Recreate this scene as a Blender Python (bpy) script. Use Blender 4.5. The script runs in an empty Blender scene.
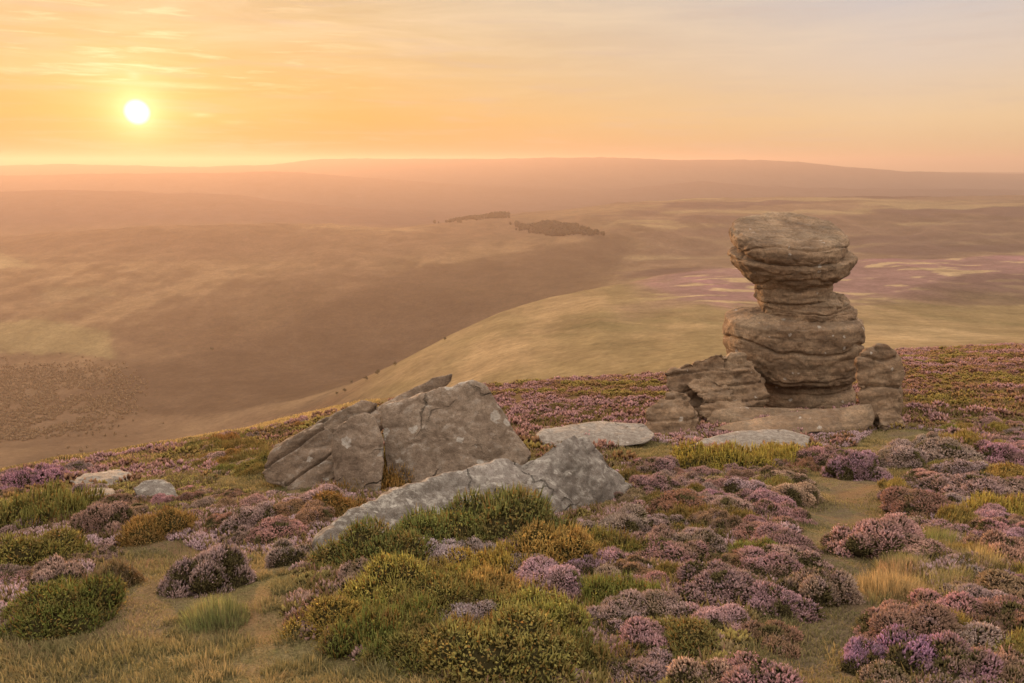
import bpy, bmesh, math, random
import numpy as np
from mathutils import Vector
import time; _T0=time.time()
def tick(m): print('TICK %s %.1f'%(m,time.time()-_T0))
random.seed(7); RNG = np.random.default_rng(7)
sc = bpy.context.scene
COL = sc.collection
PITCH = math.radians(12.5); F = 796.0
CP, SP = math.cos(PITCH), math.sin(PITCH)
SUN_EL, SUN_AZ = math.radians(3.26), math.radians(-24.4)       # azimuth from +y towards +x
SUN_DIR = Vector((math.sin(SUN_AZ)*math.cos(SUN_EL), math.cos(SUN_AZ)*math.cos(SUN_EL), math.sin(SUN_EL)))

# ------------------------------------------------------------------ noise
def _hash(i, j, k, seed):
    h = (i.astype(np.int64)*374761393 + j.astype(np.int64)*668265263 + k.astype(np.int64)*2147483647*3 + seed*974634777)
    h = (h ^ (h >> 13)) * 1274126177
    h = (h ^ (h >> 16)) & 0x7fffffff
    h = (h * 1103515245 + 12345) & 0x7fffffff
    return ((h >> 8) & 0xffff) / 65535.0*2-1
def noise3(x, y, z, seed=0):
    x, y, z = np.broadcast_arrays(np.asarray(x, float), np.asarray(y, float), np.asarray(z, float))
    i, j, k = np.floor(x), np.floor(y), np.floor(z)
    u, v, w = x-i, y-j, z-k
    u, v, w = u*u*u*(u*(u*6-15)+10), v*v*v*(v*(v*6-15)+10), w*w*w*(w*(w*6-15)+10)
    def c(a, b, d): return _hash(i+a, j+b, k+d, seed)
    x00 = c(0,0,0)*(1-u)+c(1,0,0)*u; x10 = c(0,1,0)*(1-u)+c(1,1,0)*u
    x01 = c(0,0,1)*(1-u)+c(1,0,1)*u; x11 = c(0,1,1)*(1-u)+c(1,1,1)*u
    return (x00*(1-v)+x10*v)*(1-w)+(x01*(1-v)+x11*v)*w
def fbm(x, y, z=0.0, oct=4, seed=0, gain=0.5):
    a, s, t = 1.0, 0.0, 0.0
    x, y, z = np.asarray(x, float), np.asarray(y, float), np.asarray(z, float)
    for o in range(oct):
        s = s + a*noise3(x, y, z, seed+o*17); t += a
        x, y, z, a = x*2.03+11.3, y*2.03+5.7, z*2.03+3.1, a*gain
    return s/t
def sstep(a, b, x):
    t = np.clip((x-a)/(b-a), 0, 1); return t*t*(3-2*t)

# ------------------------------------------------------------------ view helpers (pixel of the photograph -> direction)
def us(px, py):
    v = (341.5-np.asarray(py, float))/F
    yc = CP+v*SP; zc = -SP+v*CP
    return (np.asarray(px, float)-512)/F/yc, zc/yc
def at(px, py, Y):
    u, s = us(px, py); return Vector((float(u)*Y, Y, float(s)*Y))

# ------------------------------------------------------------------ terrain
def curve(pts):            # [(px, py, Y)] -> u, s, Y arrays
    p = np.array(pts, float); u, s = us(p[:,0], p[:,1]); return u, s, p[:,2]
EDGE = curve([(-900,600,11),(-300,515,15),(0,473,18),(60,460,19),(130,450,20),(233,433,22),(290,419,24),(330,408,26),(420,392,30),(500,386,34),(560,381,36),(660,377,40),(760,368,45),(900,353,55),(1024,347,60),(1300,340,70),(2000,330,80)])
LAY = [
 curve([(-900,560,520),(0,500,650),(200,470,700),(330,440,620),(420,415,520),(520,398,430),(700,390,330),(1024,365,330),(2000,350,330)]),   # valley floor / foot of the near spur
 curve([(-900,500,780),(0,452,850),(150,445,880),(230,438,860),(300,424,820),(360,388,850),(420,352,900),(500,322,950),(600,300,1000),(700,296,1000),(860,300,1000),(1024,302,1000),(2000,300,1000)]),
 curve([(-900,470,900),(0,432,980),(150,425,1010),(230,414,1000),(300,402,980),(350,385,990),(400,361,1000),(450,335,1050),(500,314,1120),(550,298,1200),(600,287,1280),(650,277,1350),(700,271,1420),(860,262,1550),(1024,253,1650),(2000,240,1700)]),
 curve([(-900,420,1150),(0,385,1200),(150,378,1230),(300,372,1280),(400,364,1330),(500,335,1400),(550,312,1450),(600,295,1500),(700,278,1600),(860,268,1750),(1024,259,1850),(2000,246,1900)]),
 curve([(-900,350,1500),(0,310,1600),(150,310,1600),(300,305,1620),(400,300,1650),(500,290,1700),(560,280,1750),(620,268,1900),(700,256,2050),(860,246,2150),(1024,238,2200),(2000,230,2200)]),
 curve([(-900,280,2000),(0,258,2100),(150,256,2100),(300,253,2100),(400,252,2120),(500,246,2200),(560,236,2300),(620,226,2450),(700,218,2600),(860,214,2700),(1024,212,2700),(2000,212,2700)]),
 curve([(-900,244,2500),(0,238,2500),(60,232,2500),(100,229,2500),(150,226,2500),(250,225,2500),(350,226,2550),(400,228,2600),(440,222,2800),(500,214,3000),(560,210,3150),(620,203,3200),(700,199,3300),(800,197,3300),(1024,196,3300),(2000,196,3300)]),
 curve([(-900,246,3100),(0,244,3100),(250,237,3100),(440,230,3300),(620,212,3700),(1024,205,3800),(2000,205,3800)]),
 curve([(-900,200,4500),(0,192,4500),(60,190,4500),(130,191,4500),(250,197,4500),(330,206,4500),(430,216,4500),(520,214,4500),(620,206,4600),(1024,203,4600),(2000,203,4600)]),
 curve([(-900,202,5300),(0,198,5300),(330,208,5300),(520,210,5300),(1024,203,5300),(2000,203,5300)]),
 curve([(-900,180,6600),(0,176,6600),(120,173,6600),(300,172,6600),(400,180,6600),(480,188,6600),(600,193,6600),(650,187,6600),(700,181,6600),(760,186,6600),(850,189,6600),(1024,190,6600),(2000,190,6600)]),
 curve([(-900,180,7600),(0,180,7600),(300,178,7600),(600,188,7600),(1024,190,7600),(2000,190,7600)]),
 curve([(-900,172,9500),(0,166,9500),(60,164,9500),(100,165,9500),(200,167,9500),(270,164.5,9500),(310,160,9500),(350,158.5,9500),(480,159,9500),(600,157,9500),(680,160,9500),(760,160,9500),(800,162,9500),(850,167,9500),(900,171,9500),(960,173,9500),(1024,174,9500),(2000,176,9500)]),
 curve([(-900,182,12000),(0,180,12000),(1024,180,12000),(2000,180,12000)]),
 curve([(-900,176,13500),(0,174,13500),(850,175,13500),(930,172,13500),(1024,172.5,13500),(2000,176,13500)]),
 curve([(-900,175,16500),(2000,175,16500)]),
]
def near_z(u, y):
    plane = np.where(y > 0, -1.45-.225*y, -1.45-.08*y)
    sE = np.interp(u, EDGE[0], EDGE[1]); YE = np.interp(u, EDGE[0], EDGE[2])
    t = np.clip(y, 0, None)/YE
    off = sE*YE-(-1.45-.225*YE)
    return plane+off*np.clip(t, 0, 1.0)**1.6
def h(x, y, bumps=True):
    x, y = np.broadcast_arrays(np.asarray(x, float), np.asarray(y, float))
    sh = x.shape; x = x.ravel(); y = y.ravel()
    u = x/np.maximum(y, 2.5)
    u = np.clip(u, -1.8, 1.8)
    YE = np.interp(u, EDGE[0], EDGE[2]); zE = np.interp(u, EDGE[0], EDGE[1])*YE
    z = near_z(u, y)
    if bumps:
        a = sstep(0.5, 3, y)
        z = z+a*(0.10*fbm(x*.55, y*.55, 0, 3, 3)+0.035*fbm(x*2.2, y*2.2, 0, 2, 9))*np.where(y < YE, 1, 1)
    m = y > YE*0.98
    if m.any():
        um, ym = u[m], y[m]
        Ys = [YE[m]*.7, YE[m]]; Zs = [near_z(um, YE[m]*.7), zE[m]]
        Ys.append(YE[m]*1.5); Zs.append(zE[m]*1.5-2.0-YE[m]*.05)
        for cu, cs, cY in LAY:
            Yk = np.interp(um, cu, cY); Ys.append(Yk); Zs.append(np.interp(um, cu, cs)*Yk)
        Ys = np.array(Ys); Zs = np.array(Zs); K = len(Ys)
        H = np.diff(Ys, axis=0); D = np.diff(Zs, axis=0)/H
        M = np.zeros_like(Zs); M[0] = D[0]; M[-1] = D[-1]
        w1 = 2*H[1:]+H[:-1]; w2 = H[1:]+2*H[:-1]
        ok = D[:-1]*D[1:] > 0
        with np.errstate(divide='ignore', invalid='ignore'):
            M[1:-1] = np.where(ok, (w1+w2)/(w1/D[:-1]+w2/D[1:]), 0)
        zz = np.zeros_like(ym)
        for k in range(K-1):
            q = (ym >= Ys[k]) & ((ym < Ys[k+1]) | (k == K-2))
            if not q.any(): continue
            hh = H[k][q]; t = (ym[q]-Ys[k][q])/hh
            zz[q] = ((2*t**3-3*t**2+1)*Zs[k][q]+(t**3-2*t**2+t)*hh*M[k][q]+(-2*t**3+3*t**2)*Zs[k+1][q]+(t**3-t**2)*hh*M[k+1][q])
        xm = x[m]
        amp = np.interp(ym, [30,100,500,1300,1500,2200,3000,6000,24000], [0.05,.3,4,8,15,15,9,10,14])
        L = np.interp(ym, [30,300,1500,5000,24000], [8,90,260,700,2500])
        n = fbm(xm/220, ym/300, 0, 5, 21, .55)
        gul = -np.abs(fbm(xm/160+.3*n, ym/420, 0, 3, 33))+.25
        zz += sstep(40, 400, ym)*(amp*n+amp*.9*gul)*np.clip(ym/2500, .25, 1)
        w = sstep(.98, 1.02, ym/YE[m])
        z = z.copy(); z[m] = z[m]*(1-w)+w*(zz+0.03*fbm(xm*2.2, ym*2.2, 0, 2, 9)*(ym < 150))
    return z.reshape(sh)
_Yn = np.geomspace(2.0, 90, 260); _Yf = np.geomspace(90, 9000, 1200)
def ground(px, py):
    """where a line of sight meets the ground"""
    u, s = us(px, py); u = float(u); s = float(s)
    for Yg in (_Yn, _Yf):
        d = s*Yg-h(u*Yg, Yg); hit = np.nonzero(d <= 0)[0]
        if len(hit):
            k = hit[0]; Y = Yg[k] if k == 0 else Yg[k-1]+(Yg[k]-Yg[k-1])*d[k-1]/(d[k-1]-d[k])
            return Vector((u*Y, Y, hz(u*Y, Y)))
    return Vector((u*9000, 9000, s*9000))
def hz(x, y): return float(h(np.array([x]), np.array([y]))[0])
PXM = lambda Y: F/(Y*1.02)     # pixels per metre at depth Y

# ------------------------------------------------------------------ paths and grass areas (plan view)
def gpts(l): return np.array([list(ground(a, b))[:2] for a, b in l])
PATH_R = gpts([(800,740),(812,683),(822,650),(832,615),(845,580),(848,550),(842,520),(846,498),(862,475),(885,452),(900,436)])
PATH_L = gpts([(20,700),(90,650),(135,615),(160,585),(150,560),(140,545)])
GRASS_M = gpts([(560,425),(620,452),(690,452)])      # green turf behind the rocks
def seg_dist(x, y, pl):
    d = np.full(x.shape, 1e9)
    for a, b in zip(pl[:-1], pl[1:]):
        ab = b-a; t = np.clip(((x-a[0])*ab[0]+(y-a[1])*ab[1])/(ab@ab+1e-9), 0, 1)
        d = np.minimum(d, np.hypot(x-a[0]-t*ab[0], y-a[1]-t*ab[1]))
    return d
def to_px(x, y, z):
    d = y*CP-z*SP
    d = np.maximum(d, .1)
    return 512+F*x/d, 341.5-F*(z*CP+y*SP)/d
def in_poly(px, py, poly):
    n = len(poly); r = np.zeros(px.shape, bool); j = n-1
    for i in range(n):
        xi, yi = poly[i]; xj, yj = poly[j]
        if yi != yj: r ^= ((yi > py) != (yj > py)) & (px < (xj-xi)*(py-yi)/(yj-yi)+xi)
        j = i
    return r
TURF_L = gpts([(-60,640),(40,622),(80,600),(110,575),(125,548),(160,548),(165,590),(215,592),(240,560),(300,560),(318,575),(300,620),(330,645),(420,665),(440,720),(200,800),(-150,760)])
TURF_M = gpts([(600,455),(640,440),(700,452),(690,470),(640,468)])
TURF_B = gpts([(205,470),(330,492),(330,500),(225,490)])
def masks(x, y):
    n = fbm(x*1.3, y*1.3, 0, 3, 51)
    pr = 1-sstep(.10, .34, seg_dist(x, y, PATH_R)/np.clip(y/6, .75, 1.3)+n*.12)
    pl = 1-sstep(.12, .45, seg_dist(x, y, PATH_L)+n*.2)
    tl = in_poly(x+.15*n, y+.2*n, [tuple(p) for p in TURF_L]).astype(float)
    tm = in_poly(x+.2*n, y+.2*n, [tuple(p) for p in TURF_M]).astype(float)
    tb = in_poly(x+.2*n, y+.2*n, [tuple(p) for p in TURF_B]).astype(float)
    pg = 1-sstep(.3, .5, seg_dist(x, y, PATH_R)/np.clip(y/6, .75, 1.3)+n*.15)
    turf = np.clip(np.maximum.reduce([tl, tm, tb, pg]), 0, 1)
    return np.clip(np.maximum(pr, pl*.7), 0, 1), turf

# ------------------------------------------------------------------ mesh helpers
def mesh_np(name, V, Fc, smooth=True, attrs=None):
    me = bpy.data.meshes.new(name)
    V = np.asarray(V, np.float32); Fc = np.asarray(Fc, np.int32); k = Fc.shape[1]
    me.vertices.add(len(V)); me.vertices.foreach_set('co', V.ravel())
    me.loops.add(Fc.size); me.loops.foreach_set('vertex_index', Fc.ravel())
    me.polygons.add(len(Fc)); me.polygons.foreach_set('loop_start', np.arange(0, Fc.size, k, dtype=np.int32))
    me.update(calc_edges=True)
    if smooth: me.polygons.foreach_set('use_smooth', np.ones(len(Fc), bool))
    for an, arr in (attrs or {}).items():
        a = me.color_attributes.new(an, 'FLOAT_COLOR', 'POINT')
        c = np.ones((len(V), 4), np.float32); c[:, :arr.shape[1]] = arr; a.data.foreach_set('color', c.ravel())
    return me
def link(name, me, mat=None, parent=None):
    o = bpy.data.objects.new(name, me); COL.objects.link(o)
    if mat and not len(me.materials): me.materials.append(mat)
    if parent: o.parent = parent
    return o
def empty(name, loc):
    o = bpy.data.objects.new(name, None); COL.objects.link(o); o.location = loc; o.empty_display_size = .1; return o
def tag(o, label=None, cat=None, group=None, kind=None):
    for k, v in (('label', label), ('category', cat), ('group', group), ('kind', kind)):
        if v: o[k] = v
    return o
def grid_faces(nr, nc):
    i = np.arange(nr-1)[:, None]*nc+np.arange(nc-1)[None, :]
    return np.stack([i, i+1, i+nc+1, i+nc], -1).reshape(-1, 4)

# ------------------------------------------------------------------ materials
class NT:
    def __init__(s, name):
        s.m = bpy.data.materials.new(name); s.m.use_nodes = True; s.t = s.m.node_tree; s.t.nodes.clear()
        s.out = s.t.nodes.new('ShaderNodeOutputMaterial')
    def n(s, ty, **kw):
        nd = s.t.nodes.new(ty)
        for k, v in kw.items():
            if k.startswith('i_'):
                key = k[2:].replace('_', ' '); nd.inputs[key].default_value = v
            else: setattr(nd, k, v)
        return nd
    def l(s, a, b): s.t.links.new(a, b)
def setin(nt, sock, v):
    if isinstance(v, (int, float)): sock.default_value = v
    elif isinstance(v, (tuple, list)): sock.default_value = (*v, 1) if len(v) == 3 and sock.type == 'RGBA' else v
    else: nt.l(v, sock)
def mixc(nt, f, a, b, mode='MIX'):
    m = nt.n('ShaderNodeMix', data_type='RGBA', blend_type=mode)
    setin(nt, m.inputs[0], f); setin(nt, m.inputs[6], a); setin(nt, m.inputs[7], b); return m.outputs[2]
def noise(nt, vec, scale, detail=4, rough=.55, dist=0):
    n = nt.n('ShaderNodeTexNoise'); n.inputs['Scale'].default_value = scale; n.inputs['Detail'].default_value = detail
    n.inputs['Roughness'].default_value = rough; n.inputs['Distortion'].default_value = dist
    if vec is not None: nt.l(vec, n.inputs['Vector'])
    return n.outputs['Fac']
def ramp(nt, fac, stops):
    r = nt.n('ShaderNodeValToRGB'); e = r.color_ramp.elements
    while len(e) < len(stops): e.new(.5)
    for el, (p, c) in zip(e, stops): el.position = p; el.color = (*c, 1) if len(c) == 3 else c
    nt.l(fac, r.inputs[0]); return r.outputs[0]
def mrange(nt, v, a, b, c=0, d=1):
    m = nt.n('ShaderNodeMapRange'); nt.l(v, m.inputs[0])
    for i, q in enumerate((a, b, c, d)): m.inputs[i+1].default_value = q
    return m.outputs[0]
def mth(nt, op, a, b=0.0):
    m = nt.n('ShaderNodeMath', operation=op); setin(nt, m.inputs[0], a); setin(nt, m.inputs[1], b); return m.outputs[0]

def rock_mat(name, *args, topl=.7, **kw):
    return _rock_mat(name, *args, topl=topl, **kw)
def _rock_mat(name, base=((.13,.095,.068),(.24,.18,.13),(.33,.26,.19)), lichen=.5, strata=0.0, scale=1.0, tilt=(0,0), topl=.7, lsc=8.5):
    nt = NT(name); tc = nt.n('ShaderNodeTexCoord'); P = tc.outputs['Object']
    big = noise(nt, P, 1.3*scale, 6, .6, .3); fine = noise(nt, P, 22*scale, 5, .7); grit = noise(nt, P, 120, 3, .8)
    c = ramp(nt, big, [(.3, base[0]), (.5, base[1]), (.72, base[2])])
    c = mixc(nt, mrange(nt, fine, .35, .7, 0, .65), c, (.085,.062,.045), 'MIX')
    stain = noise(nt, P, 3.1*scale, 5, .65, .6)
    c = mixc(nt, mrange(nt, stain, .55, .72, 0, .5), c, (.085,.075,.06))
    mp = nt.n('ShaderNodeMapping'); mp.inputs['Rotation'].default_value = (tilt[0], tilt[1], 0); mp.inputs['Scale'].default_value = (.8, .8, 5.5)
    nt.l(P, mp.inputs[0]); st = noise(nt, mp.outputs[0], 1.6*scale, 6, .65, .4)
    if strata: c = mixc(nt, mrange(nt, st, .42, .6, strata, 0), c, (.07,.05,.035))
    grain = mixc(nt, 1.0, c, mixc(nt, mrange(nt, grit, .3, .7), (.6,.6,.6), (1.4,1.4,1.4)), 'MULTIPLY')
    c = grain
    bumph = mth(nt, 'ADD', mth(nt, 'MULTIPLY', fine, .5), mth(nt, 'MULTIPLY', grit, .14))
    if strata: bumph = mth(nt, 'ADD', bumph, mth(nt, 'MULTIPLY', st, .9*strata))
    if lichen:
        vo = nt.n('ShaderNodeTexVoronoi'); vo.inputs['Scale'].default_value = lsc; vo.inputs['Randomness'].default_value = 1
        wv = nt.n('ShaderNodeVectorMath', operation='ADD'); nn = nt.n('ShaderNodeTexNoise'); nn.inputs['Scale'].default_value = 14; nn.inputs['Detail'].default_value = 4
        nt.l(P, nn.inputs['Vector']); sc_ = nt.n('ShaderNodeVectorMath', operation='SCALE'); sc_.inputs['Scale'].default_value = .10
        nt.l(nn.outputs['Color'], sc_.inputs[0]); nt.l(P, wv.inputs[0]); nt.l(sc_.outputs[0], wv.inputs[1]); nt.l(wv.outputs[0], vo.inputs['Vector'])
        sep = nt.n('ShaderNodeSeparateColor'); nt.l(vo.outputs['Color'], sep.inputs[0])
        rad = mrange(nt, sep.outputs[0], 1-lichen, 1, 0, .42)
        dd = mth(nt, 'SUBTRACT', rad, vo.outputs['Distance'])
        spots = mrange(nt, dd, 0, .05)
        lich2 = mrange(nt, noise(nt, P, 10, 8, .8, .1), .49, .60)
        geo = nt.n('ShaderNodeNewGeometry'); sx = nt.n('ShaderNodeSeparateXYZ'); nt.l(geo.outputs['Normal'], sx.inputs[0])
        topm = mth(nt, 'MULTIPLY', lich2, mrange(nt, sx.outputs[2], .35, .85))
        spots = mth(nt, 'MULTIPLY', mth(nt, 'MULTIPLY', spots, mrange(nt, noise(nt, P, 35, 3), .3, .6, .35, 1)), .75)
        c = mixc(nt, spots, c, (.44,.42,.38)); c = mixc(nt, mth(nt, 'MULTIPLY', topm, topl), c, (.50,.48,.43))
    vc = nt.n('ShaderNodeTexVoronoi', feature='DISTANCE_TO_EDGE'); vc.inputs['Scale'].default_value = 1.5
    wn = nt.n('ShaderNodeTexNoise'); wn.inputs['Scale'].default_value = 3; wn.inputs['Detail'].default_value = 6; nt.l(P, wn.inputs['Vector'])
    ws = nt.n('ShaderNodeVectorMath', operation='SCALE'); ws.inputs['Scale'].default_value = .5; nt.l(wn.outputs['Color'], ws.inputs[0])
    wa = nt.n('ShaderNodeVectorMath', operation='ADD'); nt.l(P, wa.inputs[0]); nt.l(ws.outputs[0], wa.inputs[1]); nt.l(wa.outputs[0], vc.inputs['Vector'])
    crk = mth(nt, 'MULTIPLY', mrange(nt, vc.outputs['Distance'], 0, .022, 1, 0), mrange(nt, noise(nt, P, 1.1, 2), .48, .56))
    crk = mth(nt, 'MULTIPLY', crk, .25 if strata else 1.0)
    c = mixc(nt, mth(nt, 'MULTIPLY', crk, .75), c, (.05,.04,.03)); bumph = mth(nt, 'SUBTRACT', bumph, mth(nt, 'MULTIPLY', crk, .5))
    b = nt.n('ShaderNodeBump'); b.inputs['Strength'].default_value = 1; b.inputs['Distance'].default_value = .06; nt.l(bumph, b.inputs['Height'])
    p = nt.n('ShaderNodeBsdfPrincipled'); p.inputs['Roughness'].default_value = .92; p.inputs['Specular IOR Level'].default_value = .2
    nt.l(c, p.inputs['Base Color']); nt.l(b.outputs[0], p.inputs['Normal']); nt.l(p.outputs[0], nt.out.inputs[0]); return nt.m
M_PILLAR = rock_mat('weathered_gritstone', ((.17,.105,.062),(.33,.225,.14),(.44,.325,.21)), lichen=.08, strata=.5, scale=1.0, topl=.08)
M_BLOCK = rock_mat('lichened_gritstone', ((.17,.13,.095),(.26,.20,.15),(.34,.275,.21)), lichen=.62, topl=.45, lsc=6.0)
M_GREY = rock_mat('grey_gritstone', ((.13,.115,.10),(.21,.19,.17),(.31,.28,.255)), lichen=.42, topl=.55)
M_BED = rock_mat('bedded_gritstone', ((.14,.10,.07),(.27,.20,.145),(.34,.27,.20)), lichen=.12, topl=.3, strata=.6, tilt=(0, math.radians(28)))
M_PALE = rock_mat('pale_worn_gritstone', ((.19,.16,.135),(.28,.245,.21),(.36,.32,.28)), lichen=.12, topl=.3)

def veg_mat(name, low, use_obj=True, tip=None, transl=.35, var=.5, accent=None, mix_a=(.26,.19,.12), mix_b=(.26,.21,.08), mix_c=(.5,.36,.38)):
    """low = colour at the base of a shoot; tip = colour at its end (object colour when use_obj)"""
    nt = NT(name); at_ = nt.n('ShaderNodeAttribute'); at_.attribute_name = 'shoot'
    sep = nt.n('ShaderNodeSeparateColor'); nt.l(at_.outputs['Color'], sep.inputs[0])
    oi = nt.n('ShaderNodeObjectInfo')
    tc = oi.outputs['Color'] if use_obj else None
    t = mixc(nt, mrange(nt, sep.outputs[0], 0, 1, 0, 1), mixc(nt, 1, tc if use_obj else tip, (1-var, 1-var, 1-var), 'MULTIPLY'), mixc(nt, 1, tc if use_obj else tip, (1+var, 1+var*.9, 1+var*.8), 'MULTIPLY'))
    if accent is not None: t = mixc(nt, mrange(nt, sep.outputs[2], .72, .95, 0, .8), t, accent)
    if use_obj:
        geo = nt.n('ShaderNodeNewGeometry'); PW = geo.outputs['Position']
        t = mixc(nt, mrange(nt, noise(nt, PW, 5.5, 4, .6, .3), .50, .66, 0, .62), t, mix_a)
        t = mixc(nt, mrange(nt, noise(nt, PW, 2.3, 3, .6, .3), .54, .70, 0, .55), t, mix_b)
        t = mixc(nt, mrange(nt, noise(nt, PW, 17, 3, .6), .56, .70, 0, .45), t, mix_c)
    c = mixc(nt, sep.outputs[1], low, t)
    d = nt.n('ShaderNodeBsdfDiffuse'); tr = nt.n('ShaderNodeBsdfTranslucent'); ms = nt.n('ShaderNodeMixShader'); ms.inputs[0].default_value = transl
    nt.l(c, d.inputs[0]); nt.l(c, tr.inputs[0]); nt.l(d.outputs[0], ms.inputs[1]); nt.l(tr.outputs[0], ms.inputs[2]); nt.l(ms.outputs[0], nt.out.inputs[0])
    return nt.m
M_BLOSSOM = veg_mat('heather_blossom', (.10,.075,.045), var=.5, transl=.45, mix_a=(.25,.17,.12), mix_b=(.27,.22,.10), mix_c=(.52,.38,.44), accent=(.20,.13,.08))
M_HSTEM = veg_mat('heather_foliage', (.06,.048,.03), use_obj=False, tip=(.15,.13,.06), var=.4)
M_LEAF = veg_mat('bilberry_leaf', (.08,.07,.03), var=.5, transl=.5, mix_a=(.34,.22,.10), mix_b=(.16,.15,.06), mix_c=(.50,.42,.14), accent=(.34,.17,.05))
M_TWIG = veg_mat('bilberry_twig', (.05,.04,.02), use_obj=False, tip=(.10,.10,.035), var=.3)
M_GRASS = veg_mat('grass_blade', (.10,.10,.04), var=.5, transl=.45, mix_a=(.27,.20,.11), mix_b=(.17,.17,.07), mix_c=(.40,.34,.19), accent=(.42,.33,.17))
M_CARPET = None

# ------------------------------------------------------------------ ground sheet
cols = np.concatenate([np.linspace(-1.9, -.85, 30)[:-1], np.linspace(-.85, .85, 760), np.linspace(.85, 1.9, 30)[1:]])
rows = [-14.0]
while rows[-1] < 16500: rows.append(rows[-1]+ (max(.028, .0085*(rows[-1])) if rows[-1] > 1.5 else .25))
rows = np.array(rows); YY, UU = np.meshgrid(rows, cols, indexing='ij')
XX = UU*(np.maximum(YY, -2)+4.0); ZZ = h(XX, YY)
YEg = np.interp(XX/np.maximum(YY, 2.5), EDGE[0], EDGE[2])
pxg, pyg = to_px(XX, YY, ZZ)
TEDGE = YY/YEg
ks = int(np.searchsorted(rows, 90))
def ground_mat():
    nt = NT('moor_soil'); tc = nt.n('ShaderNodeTexCoord'); P = tc.outputs['Object']
    a = nt.n('ShaderNodeAttribute'); a.attribute_name = 'zone'; sep = nt.n('ShaderNodeSeparateColor'); nt.l(a.outputs['Color'], sep.inputs[0])
    n1 = noise(nt, P, 1.7, 5, .6); n2 = noise(nt, P, 12, 5, .7); n3 = noise(nt, P, 60, 4, .8)
    heath = ramp(nt, n2, [(.3, (.075,.05,.028)), (.5, (.13,.085,.045)), (.7, (.15,.12,.05))])
    turf = ramp(nt, n1, [(.3, (.15,.135,.06)), (.5, (.20,.16,.085)), (.7, (.23,.16,.10))])
    turf = mixc(nt, mrange(nt, n2, .45, .7, 0, .7), turf, (.12,.12,.045))
    path = ramp(nt, n2, [(.3, (.10,.08,.05)), (.5, (.17,.13,.085)), (.7, (.15,.14,.06))])
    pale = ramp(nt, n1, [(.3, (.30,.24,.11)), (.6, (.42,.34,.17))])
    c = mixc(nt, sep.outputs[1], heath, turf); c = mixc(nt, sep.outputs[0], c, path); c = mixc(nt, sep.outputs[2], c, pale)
    c = mixc(nt, 1, c, mixc(nt, mrange(nt, n3, .3, .7), (.45,.45,.45), (1.5,1.5,1.5)), 'MULTIPLY')
    c = mixc(nt, mrange(nt, noise(nt, P, .9, 4, .6, .4), .5, .68, 0, .6), c, (.26,.15,.075))
    b = nt.n('ShaderNodeBump'); b.inputs['Strength'].default_value = 1; b.inputs['Distance'].default_value = .05
    nt.l(mth(nt, 'ADD', n2, mth(nt, 'MULTIPLY', n3, .4)), b.inputs['Height'])
    d = nt.n('ShaderNodeBsdfDiffuse'); nt.l(c, d.inputs[0]); nt.l(b.outputs[0], d.inputs['Normal']); nt.l(d.outputs[0], nt.out.inputs[0]); return nt.m
SLOPE = np.gradient(ZZ, axis=0)/np.gradient(YY, axis=0)
def sub(k0, k1):
    n = k1-k0; V = np.stack([XX[k0:k1], YY[k0:k1], ZZ[k0:k1]], -1).reshape(-1, 3); return V, grid_faces(n, len(cols))
pm, tm_ = masks(XX[:ks+1].ravel(), YY[:ks+1].ravel())
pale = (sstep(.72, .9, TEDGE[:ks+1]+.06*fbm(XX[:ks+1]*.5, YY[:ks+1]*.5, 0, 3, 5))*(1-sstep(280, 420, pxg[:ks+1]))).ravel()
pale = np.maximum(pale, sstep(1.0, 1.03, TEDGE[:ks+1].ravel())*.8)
V, Fq = sub(0, ks+1)
g = link('moor_ground', mesh_np('moor_ground', V, Fq, attrs={'zone': np.stack([pm, tm_, pale], -1)}), ground_mat()); tag(g, kind='structure')

# far land: vegetation colours, plus shade painted on the steep valley flank
V, Fq = sub(ks, len(rows))
x, y, z = V[:,0], V[:,1], V[:,2]; fx, fy = pxg[ks:].ravel(), pyg[ks:].ravel()
nA = fbm(x/400, y/500, 0, 5, 61); nB = fbm(x/90, y/330, 0, 5, 71, .6); nC = fbm(x/60+.6*y/60, y/260, 0, 4, 81, .6)
def L(*c): return np.array(c)[None, :]
col = L(.17,.12,.07)*np.ones((len(x), 1))
def mixn(c, k, w): return c*(1-w[:, None])+L(*k)*w[:, None]
col = mixn(col, (.26,.19,.10), sstep(-.15, .35, nA)); col = mixn(col, (.14,.11,.06), .6*sstep(.05, .5, nB))
col = mixn(col, (.12,.09,.055), .5*sstep(.12, .4, fbm(x/40, y/60, 0, 4, 91)))
# near spur: olive grass below, purple heather with pale stripes above
sA = np.interp(x/y, LAY[2][0], LAY[2][2])
spur = (1-sstep(.98, 1.02, y/sA))*sstep(-.26, -.12, x/y)
olive = np.tile(L(.25,.20,.095), (len(x), 1)); olive = mixn(olive, (.34,.26,.13), sstep(-.1, .4, nB)); olive = mixn(olive, (.19,.165,.075), .7*sstep(.1, .5, nC))
hth = np.tile(L(.25,.165,.14), (len(x), 1)); hth = mixn(hth, (.30,.18,.17), sstep(0, .4, nB))
stripe = fbm((x+.9*y)/150, (y-.45*x)/45, 0, 3, 101); stripe2 = fbm(x/60, y/30, 0, 3, 111)
hth = mixn(hth, (.44,.35,.19), sstep(.08, .2, stripe)*sstep(-.1, .15, stripe2+.3*nA))
hw = sstep(.56, .70, y/sA+.10*nB)*sstep(.12, .22, x/y+.03*nB)
colS = olive*(1-hw[:, None])+hth*hw[:, None]
col = col*(1-spur[:, None])+colS*spur[:, None]
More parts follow.
